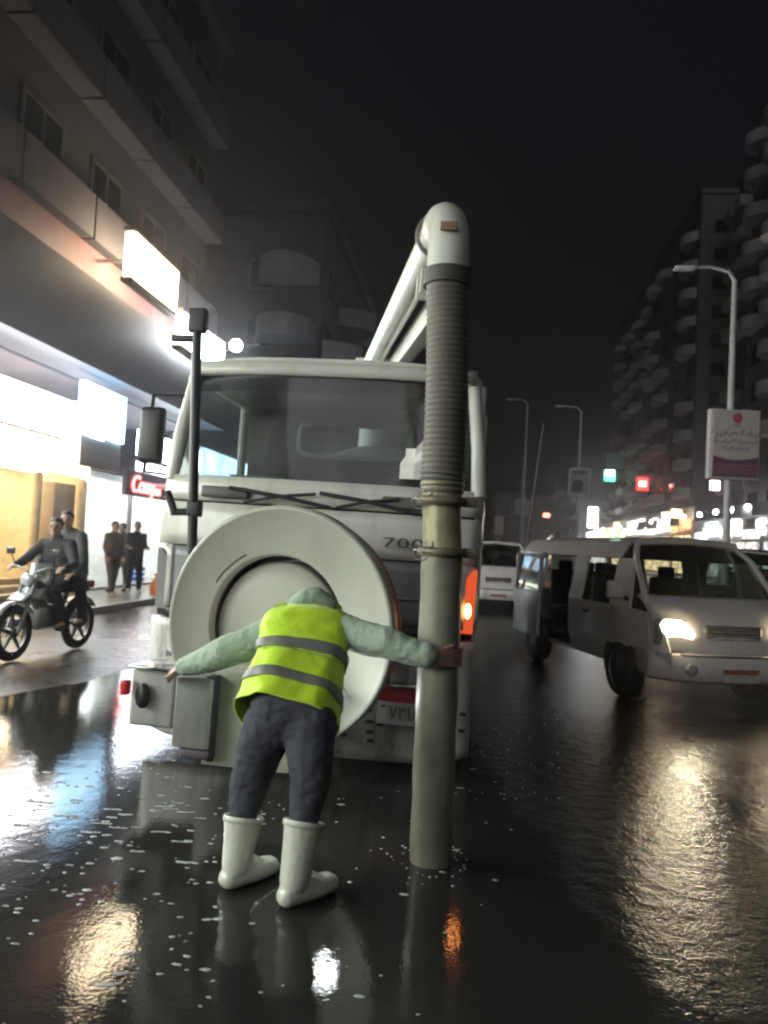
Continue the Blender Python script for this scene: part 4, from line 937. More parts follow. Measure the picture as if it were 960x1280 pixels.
q = mi(P(178, 870, 4.72)); b = MB(); b.lathe([(.001, .012), (.06, .010), (.065, -.01)], 18, RX @ Matrix.Diagonal((.7, 1.2, 1)), q); b.build('dark_port', BLACKP, tb)
q = mi(P(157, 859, 4.72)); b = MB(); b.bbox(q, (.05, .06, .09), .015); b.build('red_marker_lamp', mat('red_marker', (.65, .03, .04), .3), tb)
b = MB(); q = mi(P(200, 835, 4.85)); b.bbox((q.x, q.y, q.z + .02), (.28, .3, .02), .006); b.build('bright_lid', CHROME, tb)
# small work lamp on the reel frame, hidden behind the worker
q = mi(P(421, 872, 4.22))
b = MB(); b.lathe([(.02, -.05), (.05, -.03), (.055, .01)], 16, RX, q + Vector((0, .03, 0))); wl_ = b.build('work_lamp', BLACKP, truck)
b = MB(); b.sphere(q, .035, 10); b.build('work_lamp_bulb', emis('work_bulb', (.92, .97, 1), 25), wl_)
b = MB(); b.tube([q + Vector((0, .08, 0)), q + Vector((0, .3, -.05))], .015, 8); b.build('work_lamp_stalk', STEEL, wl_)
ld = bpy.data.lights.new('work_lamp_light', 'POINT'); ld.energy = 5; ld.color = (.93, .97, 1); ld.shadow_soft_size = .05
lo = bpy.data.objects.new('work_lamp_light', ld); COL.objects.link(lo); lo.parent = truck; lo.location = q + Vector((.03, -.06, 0))

# boom: suction pipe with elbow, box beam and brackets
pt = P(558, 300, 3.87)
top = mi(pt); far = mi(P(466, 452, 8.8)); el = mi(P(556, 272, 3.93))
dirb = (far - el).normalized()
v0 = mi(P(559, 345, 3.865))
PR = .107
rad_b = .31
cor = Vector((v0.x, v0.y, 0)); 
zc = mi(P(556, 229, 3.87)).z - PR        # centre line height at the crown
arcp = [v0, Vector((v0.x, v0.y, zc - rad_b))]
hdir = Vector((dirb.x, dirb.y, 0)).normalized()
for k in range(1, 11):
    a = R(9.2 * k); arcp.append(Vector((v0.x, v0.y, zc - rad_b)) + hdir * (rad_b - rad_b * math.cos(a)) + Vector((0, 0, rad_b * math.sin(a))))
b = MB(); b.tube(arcp, PR, 26); bo = b.build('boom_elbow', WHITE, truck)
end = arcp[-1]; far2 = far.copy()
d2 = (far2 - end).normalized(); side = d2.cross(Vector((0, 0, 1))).normalized()
b = MB(); b.lathe([(PR, -.012), (PR + .022, -.012), (PR + .022, .012), (PR, .012)], 24, d2.to_track_quat('Z', 'Y').to_matrix(), end + d2 * .12); b.build('flange_ring', mat('dark_flange', (.14, .13, .12), .6), bo)
b = MB(); b.tube([end, end.lerp(far2, .5), far2 + d2 * .6], PR * .93, 22); b.build('boom_pipe', WHITE, bo)
bmM = d2.to_track_quat('Y', 'Z').to_matrix()
Lb = (far2 - end).length
bc = end + d2 * (Lb / 2 + .55) + side * .20 + Vector((0, 0, -.14))
b = MB(); b.bbox(bc, (.13, Lb, .19), .012, M=bmM); bmo = b.build('boom_beam', WHITE, bo)
for t_b in (.45, .62):
    q = end + d2 * t_b; b = MB(); b.bbox(q + side * .09 + Vector((0, 0, -.10)), (.26, .025, .30), .006, M=bmM); b.build('boom_bracket', WHITE, bmo)
q = end + d2 * .18; b = MB(); b.tube([q + side * .1 + Vector((0, 0, -.30)), end + d2 * .72 + side * .16 + Vector((0, 0, -.12))], .022, 8); b.tube([q + side * .16 + Vector((0, 0, -.28)), q + side * .02 + Vector((0, 0, .0))], .018, 8); b.build('gusset_rod', WHITE, bmo)
qt = mi(P(559, 284, 3.78)); b = MB(); b.bbox(Vector((v0.x, v0.y - PR + .006, qt.z)), (.085, .02, .045), .004); b.build('brown_tape_patch', mat('brown_tape', (.20, .12, .075), .6), bo)
# turret on the tank that carries the boom
b = MB(); b.tube([(far2.x, far2.y + .55, 2.5), (far2.x, far2.y + .55, far2.z - .1)], .2, 18); b.bbox((far2.x, far2.y + .5, far2.z - .05), (.5, .6, .3), .03); b.build('boom_turret', WHITE, tk)

# hanging suction hose: ribbed upper length, clamps, rigid pipe down into the water
h0, h1 = P(559.5, 347, 3.865), P(552, 618, 3.865); h2 = P(553, 690, 3.865); hb = G(538, 1076); hb.z = -.004
hose = thing('suction_hose', 'tall greenish suction pipe with ribbed upper hose dipping into the flood', 'hose', (hb.x, hb.y, 0))
def hl_(p): return p - hose.location
n = 38 * 4; pr = []; pts_ = []
for k in range(n + 1):
    f = k / n; pts_.append(hl_(h0.lerp(h1, f)) + Vector((.012 * math.sin(f * 3.1), 0, 0))); pr.append((.1005, .108, .110, .108)[k % 4])
# ribs: tube with alternating radius
b = MB(); b.tube(pts_, pr, 30); b.build('ribbed_hose', mat('ribbed_hose', (.105, .095, .078), .55, var=.15, scale=3, dirt=(.07, .065, .05), dscale=4), hose)
PIPE = mat('algae_pipe', (.215, .21, .16), .42, .1, var=.25, scale=5, dirt=(.075, .075, .045), dscale=7, damt=.85, bump=.15, bscale=12)
b = MB(); b.tube([hl_(h0) + Vector((0, 0, .03)), hl_(h0) + Vector((0, 0, -.05))], [.125, .122], 28); b.build('top_clamp', mat('dark_rubber', (.06, .055, .045), .6), hose)
b = MB(); b.tube([hl_(h1) + Vector((0, 0, .06)), hl_(h1.lerp(h2, .15)), hl_(h2)], [.11, .098, .098], 28); b.build('coupling_pipe', mat('worn_coupling', (.40, .38, .24), .32, .35, var=.25, scale=8, dirt=(.18, .13, .07), dscale=7, damt=.8), hose)
for p_, r_ in ((h1 + Vector((0, 0, -.035)), .128), (h2, .122)):
    q = hl_(p_)
    b = MB(); b.lathe([(.09, -.022), (r_, -.022), (r_ + .008, 0), (r_, .022), (.09, .022)], 30, None, q); cl = b.build('clamp_ring', mat('rust_clamp', (.16, .14, .09), .5, .4, var=.3, scale=12), hose)
    b = MB(); b.bbox(q + Vector((.14, -.02, 0)), (.07, .05, .05), .008); b.build('clamp_lug', mat('rust_clamp'), cl) if False else b.build('clamp_lug', MATS['rust_clamp'], cl)
    for k in range(4):
        w0 = [q + Vector((-.10 - .05 * math.sin(j * .8 + k), -.07 - .02 * math.cos(j + k), -.02 + .02 * k + .03 * math.sin(j * 1.3 + k * 2))) for j in range(6)]
        b = MB(); b.tube(w0, .004, 6); b.build('wire_twist', STEEL, cl)
for k, dz in enumerate((.045, .075, .10)):
    q = hl_(h1) + Vector((0, 0, dz)); b = MB(); b.lathe([(.111 + .005 * math.cos(a), .005 * math.sin(a)) for a in [j * math.pi / 3 for j in range(7)]], 30, Matrix.Rotation(R(3 * (k - 1)), 3, 'Y'), q); b.build('wire_band', STEEL, hose)
pl_ = [hl_(h2), hl_(h2.lerp(hb, .3)), hl_(h2.lerp(hb, .65)), hl_(hb)]
b = MB(); b.tube([pl_[0].lerp(pl_[3], k / 14) for k in range(15)], [.104 + .003 * math.sin(k * 2.1) for k in range(15)], 32); b.build('rigid_pipe', PIPE, hose)
# splash drops round the pipe foot
b = MB()
for k in range(45):
    a = random.uniform(0, 2 * math.pi); r_ = .13 + abs(random.gauss(0, .06)); b.sphere((hb.x + math.cos(a) * r_, hb.y + math.sin(a) * r_ * 1.2, .003), random.uniform(.0015, .0045), 5, (1.5, 1, .6))
tag(b.build('water_bubbles', mat('bubble', (.75, .8, .85), .05, var=.1)), 'tiny bubbles frothing round the foot of the suction pipe', 'bubbles', kind='stuff')

# ------------------------------------------------------------------ people
SKIN = mat('skin', (.30, .185, .125), .5, var=.08, scale=12); HAIR = mat('dark_hair', (.012, .01, .009), .6, bump=.3, bscale=120)
def hand(mb, wrist, d, up, sc=1.0, curl=.5, thumb=1):
    """palm, four fingers and a thumb; d = pointing direction, up = back of the hand"""
    d = d.normalized(); up = (up - d * up.dot(d)).normalized(); r = d.cross(up) * thumb
    palm = wrist + d * .05 * sc
    for k in (-1, 0, 1): cap_chain(mb, [wrist + r * k * .010 * sc, palm + r * k * .022 * sc, wrist + d * .095 * sc + r * k * .028 * sc], [.021 * sc, .015 * sc, .013 * sc], 8)
    for k, ln in zip((-1.5, -.5, .5, 1.5), (.062, .076, .082, .072)):
        a = wrist + d * .095 * sc + r * k * .020 * sc
        d1 = (d - up * curl * .5).normalized(); d2 = (d - up * curl * 1.3).normalized()
        m_ = a + d1 * ln * .5 * sc; cap_chain(mb, [a, m_, m_ + d2 * ln * .5 * sc], [.0098 * sc, .009 * sc, .0078 * sc], 8)
    a = wrist + d * .035 * sc + r * .03 * sc
    cap_chain(mb, [a, a + (d * .6 + r * .8).normalized() * .035 * sc, a + (d * .9 + r * .5).normalized() * .07 * sc], [.013 * sc, .011 * sc, .009 * sc], 8)
def head(mb, c, face, up, s=1.0):
    """skull, jaw, nose, ears fused into the body; c = centre"""
    f = face.normalized(); up = (up - f * up.dot(f)).normalized(); r = f.cross(up)
    M = Matrix((r, f, up)).transposed()
    mb.sphere(c + up * .025 * s, .098 * s, 14, (.80, .98, 1.02), M)
    mb.sphere(c + f * .028 * s - up * .045 * s, .07 * s, 12, (.82, .86, 1.0), M)
    mb.sphere(c + f * .075 * s - up * .085 * s, .026 * s, 8, (1.1, .9, .8), M)
    mb.sphere(c + f * .10 * s - up * .018 * s, .018 * s, 8, (.75, .9, 1.5), M)
    mb.sphere(c + f * .078 * s + up * .028 * s, .04 * s, 8, (1.3, .5, .35), M)
    for q in (-1, 1): mb.sphere(c + r * q * .080 * s - up * .005 * s, .028 * s, 8, (.35, .7, 1.1), M)
    return r, f, up
def face_bits(root, base, c, face, up, s=1.0):
    f = face.normalized(); up = (up - f * up.dot(f)).normalized(); r = f.cross(up); M = Matrix((r, f, up)).transposed()
    for q in (-1, 1):
        b = MB(); b.sphere(c + r * q * .031 * s + f * .088 * s + up * .006 * s - base, .0125 * s, 8, (1.2, .6, .7), M); b.build('eye', mat('eye', (.03, .025, .02), .2), root)
        b = MB(); b.sphere(c + r * q * .033 * s + f * .094 * s + up * .030 * s - base, .02 * s, 8, (1.1, .35, .25), M); b.build('eyebrow', HAIR, root)
    b = MB(); b.sphere(c + f * .092 * s - up * .055 * s - base, .022 * s, 8, (1.1, .3, .3), M); b.build('mouth', mat('lips', (.2, .08, .07), .5), root)
    b = MB(); b.sphere(c - f * .012 * s + up * .048 * s - base, .098 * s, 14, (.86, 1.02, .92), M)
    me = fuse(b, .012 * s, 2); 
    for v in me.vertices:       # lift the hairline off the face
        p_ = Vector(v.co) + base - c
        k = p_.dot(f); h_ = p_.dot(up)
        if k > .035 * s and h_ < .07 * s: v.co = Vector(v.co) - f * (k - .035 * s) * .9
        if h_ < -.03 * s and k > -.03 * s: v.co = Vector(v.co) + up * (-.03 * s - h_) * .8
    link_mesh('hair', me, HAIR, root)
def person(label, J, jacket, trousers, shoes, sc=1.0, voxel=.016, group=None, skin=SKIN, jl=None, hood=None, handpose=None):
    """J: joints in world space"""
    base = Vector((J['pelvis'].x, J['pelvis'].y, 0)); base.z = min(J['ankleL'].z, J['ankleR'].z) - .08
    root = thing('person', label, 'person', base, 0, group)
    J = {k: Vector(v) - (base if k not in ('face', 'up', 'handL', 'handR') else Vector()) for k, v in J.items()}
    ax = (J['shR'] - J['shL']).normalized()
    face = J['face']; up = J['up']
    b = MB()
    head(b, J['head'], face, up, sc)
    cap_chain(b, [J['neck'], J['head'] - up.normalized() * .05], [.06 * sc, .055 * sc])
    cap_chain(b, [J['pelvis'], J['chest'], J['neck']], [.10 * sc, .105 * sc, .06 * sc])
    for s_ in 'LR':
        cap_chain(b, [J['sh' + s_], J['el' + s_], J['wr' + s_]], [.048 * sc, .038 * sc, .028 * sc])
        cap_chain(b, [J['neck'], J['sh' + s_]], [.05 * sc, .05 * sc])
        hand(b, J['wr' + s_], J.get('hand' + s_, J['wr' + s_] - J['el' + s_]), Vector((0, -.3, 1)) if True else up, sc, .8, 1 if s_ == 'L' else -1)
        cap_chain(b, [J['pelvis'], J['hip' + s_], J['kn' + s_], J['ankle' + s_]], [.09 * sc, .075 * sc, .05 * sc, .038 * sc])
        cap_chain(b, [J['ankle' + s_], J['toe' + s_]], [.04 * sc, .03 * sc])
    link_mesh('body', fuse(b, voxel * .7, 3), skin, root)
    b = MB()
    for q in (-1, 0, 1):
        o = ax * q * .075 * sc
        cap_chain(b, [J['pelvis'] + o * .9, J['pelvis'].lerp(J['chest'], .5) + o * .95, J['chest'] + o * 1.05, J['chest'].lerp(J['neck'], .55) + o * 1.2], [.125 * sc, .122 * sc, .128 * sc, .09 * sc])
    for s_ in 'LR':
        cap_chain(b, [J['chest'].lerp(J['neck'], .5), J['sh' + s_], J['el' + s_], J['wr' + s_]], [.085 * sc, .078 * sc, .058 * sc, .043 * sc])
    cap_chain(b, [J['neck'] - up * .02, J['neck'] + up * .015], [.078 * sc, .075 * sc])
    for s_ in 'LR': cap_chain(b, [J['neck'] - up * .045, J['sh' + s_]], [.072 * sc, .07 * sc])
    if hood: cap_chain(b, [J['neck'] - face.normalized() * .07 - ax * .06, J['neck'] - face.normalized() * .07 + ax * .06], [.06, .06])
    link_mesh('jacket', fuse(b, voxel, 4, wrinkle=.007), jacket, root)
    b = MB()
    for s_ in 'LR':
        cap_chain(b, [J['pelvis'], J['hip' + s_], J['kn' + s_], J['ankle' + s_] + Vector((0, 0, .02))], [.12 * sc, .105 * sc, .075 * sc, .06 * sc])
    link_mesh('trousers', fuse(b, voxel, 4, wrinkle=.006), trousers, root)
    for s_ in 'LR':
        b = MB(); a = J['ankle' + s_]; t_ = J['toe' + s_]; dn = Vector((0, 0, -.035))
        cap_chain(b, [a - (t_ - a).normalized() * .03 + dn, a.lerp(t_, .5) + dn * .9, t_ + dn * .4], [.045 * sc, .046 * sc, .036 * sc]); cap_chain(b, [a, a + Vector((0, 0, .03))], .045 * sc)
        link_mesh('shoe', fuse(b, .012, 3), shoes, root)
    face_bits(root, Vector(), J['head'], face, up, sc)
    return root
def stand(x, y, h, yaw, lean=0, stride=.1, armout=.05, z0=.1, bend=.15):
    """joints of a standing figure of height h facing yaw (0 = towards the camera)"""
    k = h / 1.75; f = Vector((math.sin(yaw), -math.cos(yaw), 0)); r = Vector((-f.y, f.x, 0)) * -1
    o = Vector((x, y, z0)); U = Vector((0, 0, 1)); J = {}
    J['pelvis'] = o + U * .93 * k; J['chest'] = o + U * 1.25 * k + f * lean; J['neck'] = o + U * 1.47 * k + f * lean * 1.4; J['head'] = o + U * 1.62 * k + f * (lean * 1.6 + .02)
    for s_, q in (('L', -1), ('R', 1)):
        J['hip' + s_] = o + U * .88 * k + r * q * .09 * k; J['kn' + s_] = o + U * .48 * k + r * q * .10 * k + f * (.04 + q * stride * .5)
        J['ankle' + s_] = o + U * .08 + r * q * .11 * k + f * (q * stride); J['toe' + s_] = J['ankle' + s_] + f * .17 + Vector((0, 0, -.04))
        J['sh' + s_] = o + U * 1.40 * k + r * q * .17 * k + f * lean * 1.3
        J['el' + s_] = J['sh' + s_] + U * -.27 * k + r * q * armout + f * -.02; J['wr' + s_] = J['el' + s_] + U * (-.24 + bend * .8) * k + f * (.06 + bend)
    J['face'] = f; J['up'] = U
    return J
NAVY = mat('navy_cloth', (.012, .014, .02), .85, var=.2, bump=.2, bscale=60); CHAR = mat('charcoal_cloth', (.03, .03, .033), .85, var=.2, bump=.2, bscale=60)
TAN = mat('tan_cloth', (.07, .055, .042), .85, bump=.2); OLIVE = mat('olive_cloth', (.06, .06, .05), .85, bump=.2); SHOE = mat('pale_shoes', (.45, .40, .30), .6); DSHOE = mat('dark_shoes', (.02, .02, .02), .5)
for (px, py, hh, yw, jk, tr, sh, lab, lean) in (
        (166, 741, 1.72, .5, NAVY, NAVY, SHOE, 'person in black jacket and trousers with pale shoes walking by the shops', .04),
        (150, 739, 1.66, -.5, CHAR, OLIVE, DSHOE, 'person in dark jacket walking close beside the one in black', .02),
        (138, 744, 1.68, .9, TAN, TAN, SHOE, 'person in dark brown clothes standing nearest the motorcycle', .0)):
    g = G(px, py, .1)
    person(lab, stand(g.x, g.y, hh, yw, lean, (.16, -.1, .2)[px % 3], .04 + .05 * (px % 2), bend=(.05, .28, .16)[px % 3]), jk, tr, sh, voxel=.018)

# ------------------------------------------------------------------ motorcycle with two riders
mf = G(16, 826); mr_ = G(92, 811)
ax_ = (mf - mr_); ax_.z = 0; ax_.normalize()
mid = (mf + mr_) / 2; wb = 1.26
bike = thing('motorcycle', 'dark motorcycle with silver front fairing carrying two riders', 'motorcycle', (mid.x, mid.y, 0), math.atan2(ax_.y, ax_.x) - math.pi / 2)
MET = mat('engine_metal', (.18, .18, .185), .4, .7, var=.2); BLKP = mat('black_bike_paint', (.015, .015, .017), .3, coat=.4); SILV = mat('silver_fairing', (.42, .43, .45), .3, .3, coat=.3)
for y in (-wb / 2, wb / 2):
    MY = Matrix.Rotation(R(90), 3, 'Y')
    b = MB(); b.lathe([(.235 + .062 * 0 + .045 * (1 + math.cos(a)) , .05 * math.sin(a)) for a in [k * math.pi / 5 for k in range(11)]], 36, MY, (0, y, .325)); wl = b.build('wheel', RUBBER, bike)
    b = MB(); b.lathe([(.215, -.03), (.24, -.035), (.24, .035), (.215, .03), (.215, -.03)], 32, MY, (0, y, .325)); rm = b.build('rim', mat('bike_rim', (.12, .12, .12), .35, .8), wl)
    for k in range(5):
        a = 2 * math.pi * k / 5 + .3; b = MB(); b.tube([(0, y, .325), (0, y + math.cos(a) * .22, .325 + math.sin(a) * .22)], [.03, .018], 8); b.build('spoke', mat('bike_rim'), wl) if False else b.build('spoke', MATS['bike_rim'], wl)
    b = MB(); b.lathe([(.001, .05), (.055, .05), (.055, -.05), (.001, -.05)], 16, MY, (0, y, .325)); b.build('hub', MET, wl)
    b = MB(); b.lathe([(.355, -.06), (.365, 0), (.355, .06)], 16, MY, (0, y, .325), a0=R(130) if y > 0 else R(120), a1=R(235)); b.build('mudguard', SILV if y > 0 else BLKP, bike, solid=.01)
for q in (-1, 1):
    b = MB(); b.tube([(q * .08, wb / 2, .325), (q * .08, wb / 2 - .27, .98)], .022, 10); b.build('fork_leg', MET, bike)
    b = MB(); b.tube([(q * .08, -wb / 2, .325), (q * .10, .0, .42)], .022, 8); b.build('swing_arm', BLKP, bike)
    b = MB(); b.tube([(q * .13, -wb / 2 + .02, .36), (q * .14, -wb / 2 + .18, .72)], .03, 10); b.build('shock_absorber', MET, bike)
    b = MB(); b.tube([(q * .05, wb / 2 - .28, 1.02), (q * .22, wb / 2 - .30, 1.08), (q * .36, wb / 2 - .40, 1.06)], .013, 8); hb_ = b.build('handlebar', MET, bike)
    b = MB(); b.tube([(q * .30, wb / 2 - .365, 1.065), (q * .41, wb / 2 - .43, 1.06)], .018, 8); b.build('grip', RUBBER, hb_)
    b = MB(); b.tube([(q * .25, wb / 2 - .32, 1.08), (q * .30, wb / 2 - .28, 1.22)], .007, 6); b.bbox((q * .31, wb / 2 - .28, 1.26), (.11, .03, .08), .02); b.build('mirror', BLKP, hb_)
    b = MB(); b.tube([(q * .10, -.02, .36), (q * .26, -.02, .35)], .014, 8); b.build('foot_peg', RUBBER, bike)
b = MB(); b.tube([(0, wb / 2 - .26, .92), (0, .15, .50), (0, -.25, .48), (0, -.35, .75), (0, -.72, .82)], .028, 10); b.tube([(0, wb / 2 - .27, .95), (0, .1, .82), (0, -.35, .75)], .024, 10); b.build('frame', BLKP, bike)
b = MB(); b.sphere((0, .18, .86), .2, 16, (.72, 1.25, .62)); b.build('fuel_tank', BLKP, bike)
b = MB(); b.bbox((0, -.32, .80), (.26, .72, .10), .045); b.build('saddle', mat('saddle_vinyl', (.015, .015, .015), .5), bike)
b = MB(); b.bbox((0, .08, .48), (.24, .32, .28), .05); b.tube([(0, .12, .55), (0, .26, .72)], [.09, .08], 14); b.build('engine', MET, bike)
b = MB(); b.tube([(.1, .22, .60), (.16, .28, .40), (.16, .0, .30), (.17, -.45, .34), (.17, -.72, .42)], [.02, .02, .022, .04, .045], 12); b.build('exhaust', CHROME, bike)
b = MB(); b.bbox((0, -.78, .84), (.16, .14, .10), .03); b.build('tail_lamp', mat('red_lens_bike', (.25, .02, .02), .2), bike)
b = MB(); b.grid(lambda u, v: Vector(((u - .5) * (.30 - .10 * abs(v - .5)), wb / 2 - .16 - .16 * v - .8 * (u - .5) ** 2, .70 + .42 * v)), 10, 10); fr_ = b.build('front_fairing', SILV, bike, solid=.02)
b = MB(); b.sphere((0, wb / 2 - .20, .93), .085, 14, (1, .55, .9)); b.build('headlamp', mat('bike_headlamp', (.55, .57, .6), .1, .2), fr_)
b = MB(); b.grid(lambda u, v: Vector(((u - .5) * (.22 + .05 * v), wb / 2 - .02 - .62 * v, .70 + .14 * math.sin(v * 2.2))), 4, 8); b.build('fairing_lip', SILV, bike, solid=.015)
bpy.context.view_layer.update()
BM = bike.matrix_world.copy()
def bl_(x, y, z): return BM @ Vector((x, y, z))
fw_ = (BM.to_3x3() @ Vector((0, 1, 0))).normalized(); rt_ = (BM.to_3x3() @ Vector((1, 0, 0))).normalized()
U = Vector((0, 0, 1))
def rider(seat_y, seat_z, lean, wr, foot_y, foot_z, hx=0, kout=.2, hup=0, facew=None):
    J = {}; J['pelvis'] = bl_(hx, seat_y, seat_z + .10); J['chest'] = bl_(hx * 1.3, seat_y + lean * .55, seat_z + .38 + hup); J['neck'] = bl_(hx * 1.5, seat_y + lean, seat_z + .57 + hup); J['head'] = bl_(hx * 1.6, seat_y + lean + .04, seat_z + .72 + hup)
    for s_, q in (('L', -1), ('R', 1)):
        J['hip' + s_] = bl_(hx + q * .10, seat_y + .03, seat_z + .08); J['kn' + s_] = bl_(q * kout, seat_y + .40, seat_z - .02)
        J['ankle' + s_] = bl_(q * .20, foot_y, foot_z + .06); J['toe' + s_] = bl_(q * .22, foot_y + .17, foot_z + .03)
        J['sh' + s_] = bl_(hx * 1.5 + q * .19, seat_y + lean * .95, seat_z + .51 + hup)
        J['wr' + s_] = bl_(*wr[q]); m_ = (J['sh' + s_] + J['wr' + s_]) / 2; J['el' + s_] = m_ - U * .10 + rt_ * q * .10
        J['hand' + s_] = fw_ - U * .2
    J['face'] = facew or (fw_ + Vector((.35, -.2, 0))); J['up'] = U; return J
person('rider in dark sweatshirt gripping the motorcycle handlebars', rider(-.20, .84, .12, {-1: (-.34, .20, 1.09), 1: (.34, .20, 1.09)}, -.05, .33), CHAR, NAVY, DSHOE, voxel=.016)
person('passenger in grey hooded jacket sitting behind the motorcycle rider', rider(-.62, .90, .10, {-1: (-.24, -.12, 1.0), 1: (.26, -.10, .98)}, -.42, .34, hx=.10, kout=.27, hup=.04), mat('grey_jacket', (.055, .057, .065), .85, bump=.2), NAVY, DSHOE, voxel=.016, hood=True)

# ------------------------------------------------------------------ the worker
GREEN = mat('pale_green_hoodie', (.30, .385, .30), .85, var=.10, scale=9, bump=.9, bscale=19)
VEST = mat('lime_vest', (.52, .78, .02), .6, var=.09, scale=6, bump=.5, bscale=16); VEST.node_tree.nodes['Principled BSDF'].inputs['Sheen Weight'].default_value = .2
BAND = mat('reflective_band', (.17, .185, .165), .5, .1, var=.08); TROU = mat('slate_trousers', (.045, .048, .06), .9, var=.35, scale=5, bump=.4, bscale=16)
BOOT = mat('pale_rubber_boot', (.56, .58, .49), .28, var=.06, scale=5, coat=.25, dirt=(.2, .2, .16), dscale=6, damt=.55)
wb_ = G(345, 1095)
wk = thing('person', 'worker in lime safety vest and pale boots bending to grip the suction pipe', 'person', (wb_.x, wb_.y, 0))
def L_(p): return Vector(p) - wk.location
J = dict(pelvis=P(362, 892, 3.50), waist=P(368, 858, 3.56), chest=P(378, 806, 3.72), upper=P(383, 775, 3.86), neck=P(391, 782, 4.02), head=P(398, 795, 4.13),
         shL=P(345, 788, 3.90), elL=P(284, 814, 3.92), wrL=P(231, 833, 4.08), shR=P(421, 785, 3.90), elR=P(484, 803, 3.75), wrR=P(532, 819, 3.69),
         hipL=P(335, 900, 3.54), knL=P(310, 985, 3.56), ankL=P(298, 1068, 3.50), hipR=P(389, 902, 3.48), knR=P(387, 985, 3.44), ankR=P(371, 1082, 3.36))
J = {k: L_(v) for k, v in J.items()}
pc_ = L_(h2.lerp(hb, (P(550, 820, 3.865).z - h2.z) / (hb.z - h2.z)))       # pipe axis at the hand
vr = [((298, 866), (420, 902), 3.47, .185), ((304, 850), (423, 882), 3.52, .172), ((313, 828), (425, 858), 3.59, .145), ((321, 810), (427, 832), 3.68, .130), ((326, 790), (431, 806), 3.74, .125), ((328, 777), (434, 787), 3.79, .125), ((330, 768), (434, 774), 3.84, .12), ((340, 768), (426, 771), 3.89, .085), ((372, 782), (408, 782), 3.95, .03)]
rings = []
for (a, c, d, dep) in vr:
    A, C = L_(P(a[0], a[1] + 7, d + .03)), L_(P(c[0], c[1] + 4, d + .03)); rings.append(((A + C) / 2, (C - A) / 2, dep))
axis = []
for i, (c, hx, dep) in enumerate(rings):
    sp = (rings[min(i + 1, len(rings) - 1)][0] - rings[max(i - 1, 0)][0]).normalized(); nrm = hx.cross(sp).normalized()
    if nrm.y > 0: nrm = -nrm
    axis.append((c - nrm * dep * .5, hx, dep))
b = MB(); fdir = Vector((.1, .75, -.65)); hup = Vector((0, .65, .75))
head(b, J['head'], fdir, hup)
cap_chain(b, [J['neck'], J['head']], [.06, .06])
cap_chain(b, [J['pelvis'] + Vector((0, .05, -.03))] + [a[0] for a in axis[1:7]] + [J['neck']], [.06] + [a[2] * .6 for a in axis[1:7]] + [.05])
for s_ in 'LR':
    cap_chain(b, [axis[5][0], J['sh' + s_], J['el' + s_], J['wr' + s_]], [.06, .055, .042, .029])
    cap_chain(b, [J['pelvis'] + Vector((0, .05, -.03)), J['hip' + s_] + Vector((0, .02, -.02)), J['kn' + s_], J['ank' + s_]], [.06, .065, .055, .04])
hand(b, J['wrL'], L_(P(213, 839, 4.16)) - J['wrL'], Vector((0, -.5, .8)), 1.05, .9, -1)
# right hand wrapped round the pipe
r0 = .118
palmc = pc_ + Vector((math.cos(R(-58)) * r0, math.sin(R(-58)) * r0, 0))
for k in (-1, 0, 1): cap_chain(b, [J['wrR'] + Vector((0, 0, k * .012)), pc_ + Vector((math.cos(R(-92)) * (r0 + .012), math.sin(R(-92)) * (r0 + .012), k * .024)), palmc + Vector((0, 0, k * .028))], [.024, .018, .015], 8)
for k in range(4):
    z = (.040, .014, -.012, -.037)[k]; a0 = -60; ln = (70, 82, 76, 60)[k]
    cap_chain(b, [pc_ + Vector((math.cos(R(a)) * r0, math.sin(R(a)) * r0, z)) for a in (a0, a0 + ln * .35, a0 + ln * .7, a0 + ln)], [.0095, .0095, .009, .008], 8)
cap_chain(b, [pc_ + Vector((math.cos(R(a)) * (r0 + .004), math.sin(R(a)) * (r0 + .004), z)) for a, z in ((-95, .035), (-78, .055), (-60, .068))], [.014, .012, .0095], 8)
link_mesh('body', fuse(b, .0075, 3), SKIN, wk)
# hoodie
b = MB(); axr = (J['shR'] - J['shL']).normalized()
for q in (-1, 0, 1):
    cap_chain(b, [a[0] + a[1] * q * .45 for a in axis[1:7]], [min(.088, a[2] * .72) for a in axis[1:7]])
for s_, rr in (('L', (.09, .090, .082, .048)), ('R', (.09, .088, .078, .060))):
    m1 = J['sh' + s_].lerp(J['el' + s_], .5) + Vector((0, 0, -.01)); m2 = J['el' + s_].lerp(J['wr' + s_], .5) + Vector((0, 0, -.008))
    cap_chain(b, [axis[5][0], J['sh' + s_], m1, J['el' + s_], m2, J['wr' + s_]], [rr[0] * .75, rr[1], rr[1] * .96, rr[2], rr[2] * .84, rr[3]])
hd_ = [L_(P(x, y, 3.93)) for x, y in ((371, 756), (383, 748), (396, 747), (409, 755))]
cap_chain(b, hd_, [.045, .052, .052, .045]); cap_chain(b, [hd_[0] + Vector((.02, .06, .0)), hd_[3] + Vector((-.02, .06, .0))], [.06, .06])
hm = link_mesh('hoodie', fuse(b, .008, 3, wrinkle=.005, wscale=17), GREEN, wk)
# bunched fold of sleeve at the left elbow
b = MB(); e0 = J['elL'] + Vector((-.01, .06, .045)); cap_chain(b, [e0 + Vector((-.05, .02, -.02)), e0, e0 + Vector((.07, .0, .01))], [.028, .036, .03]); link_mesh('sleeve_fold', fuse(b, .009, 3, wrinkle=.005, wscale=25), GREEN, hm)
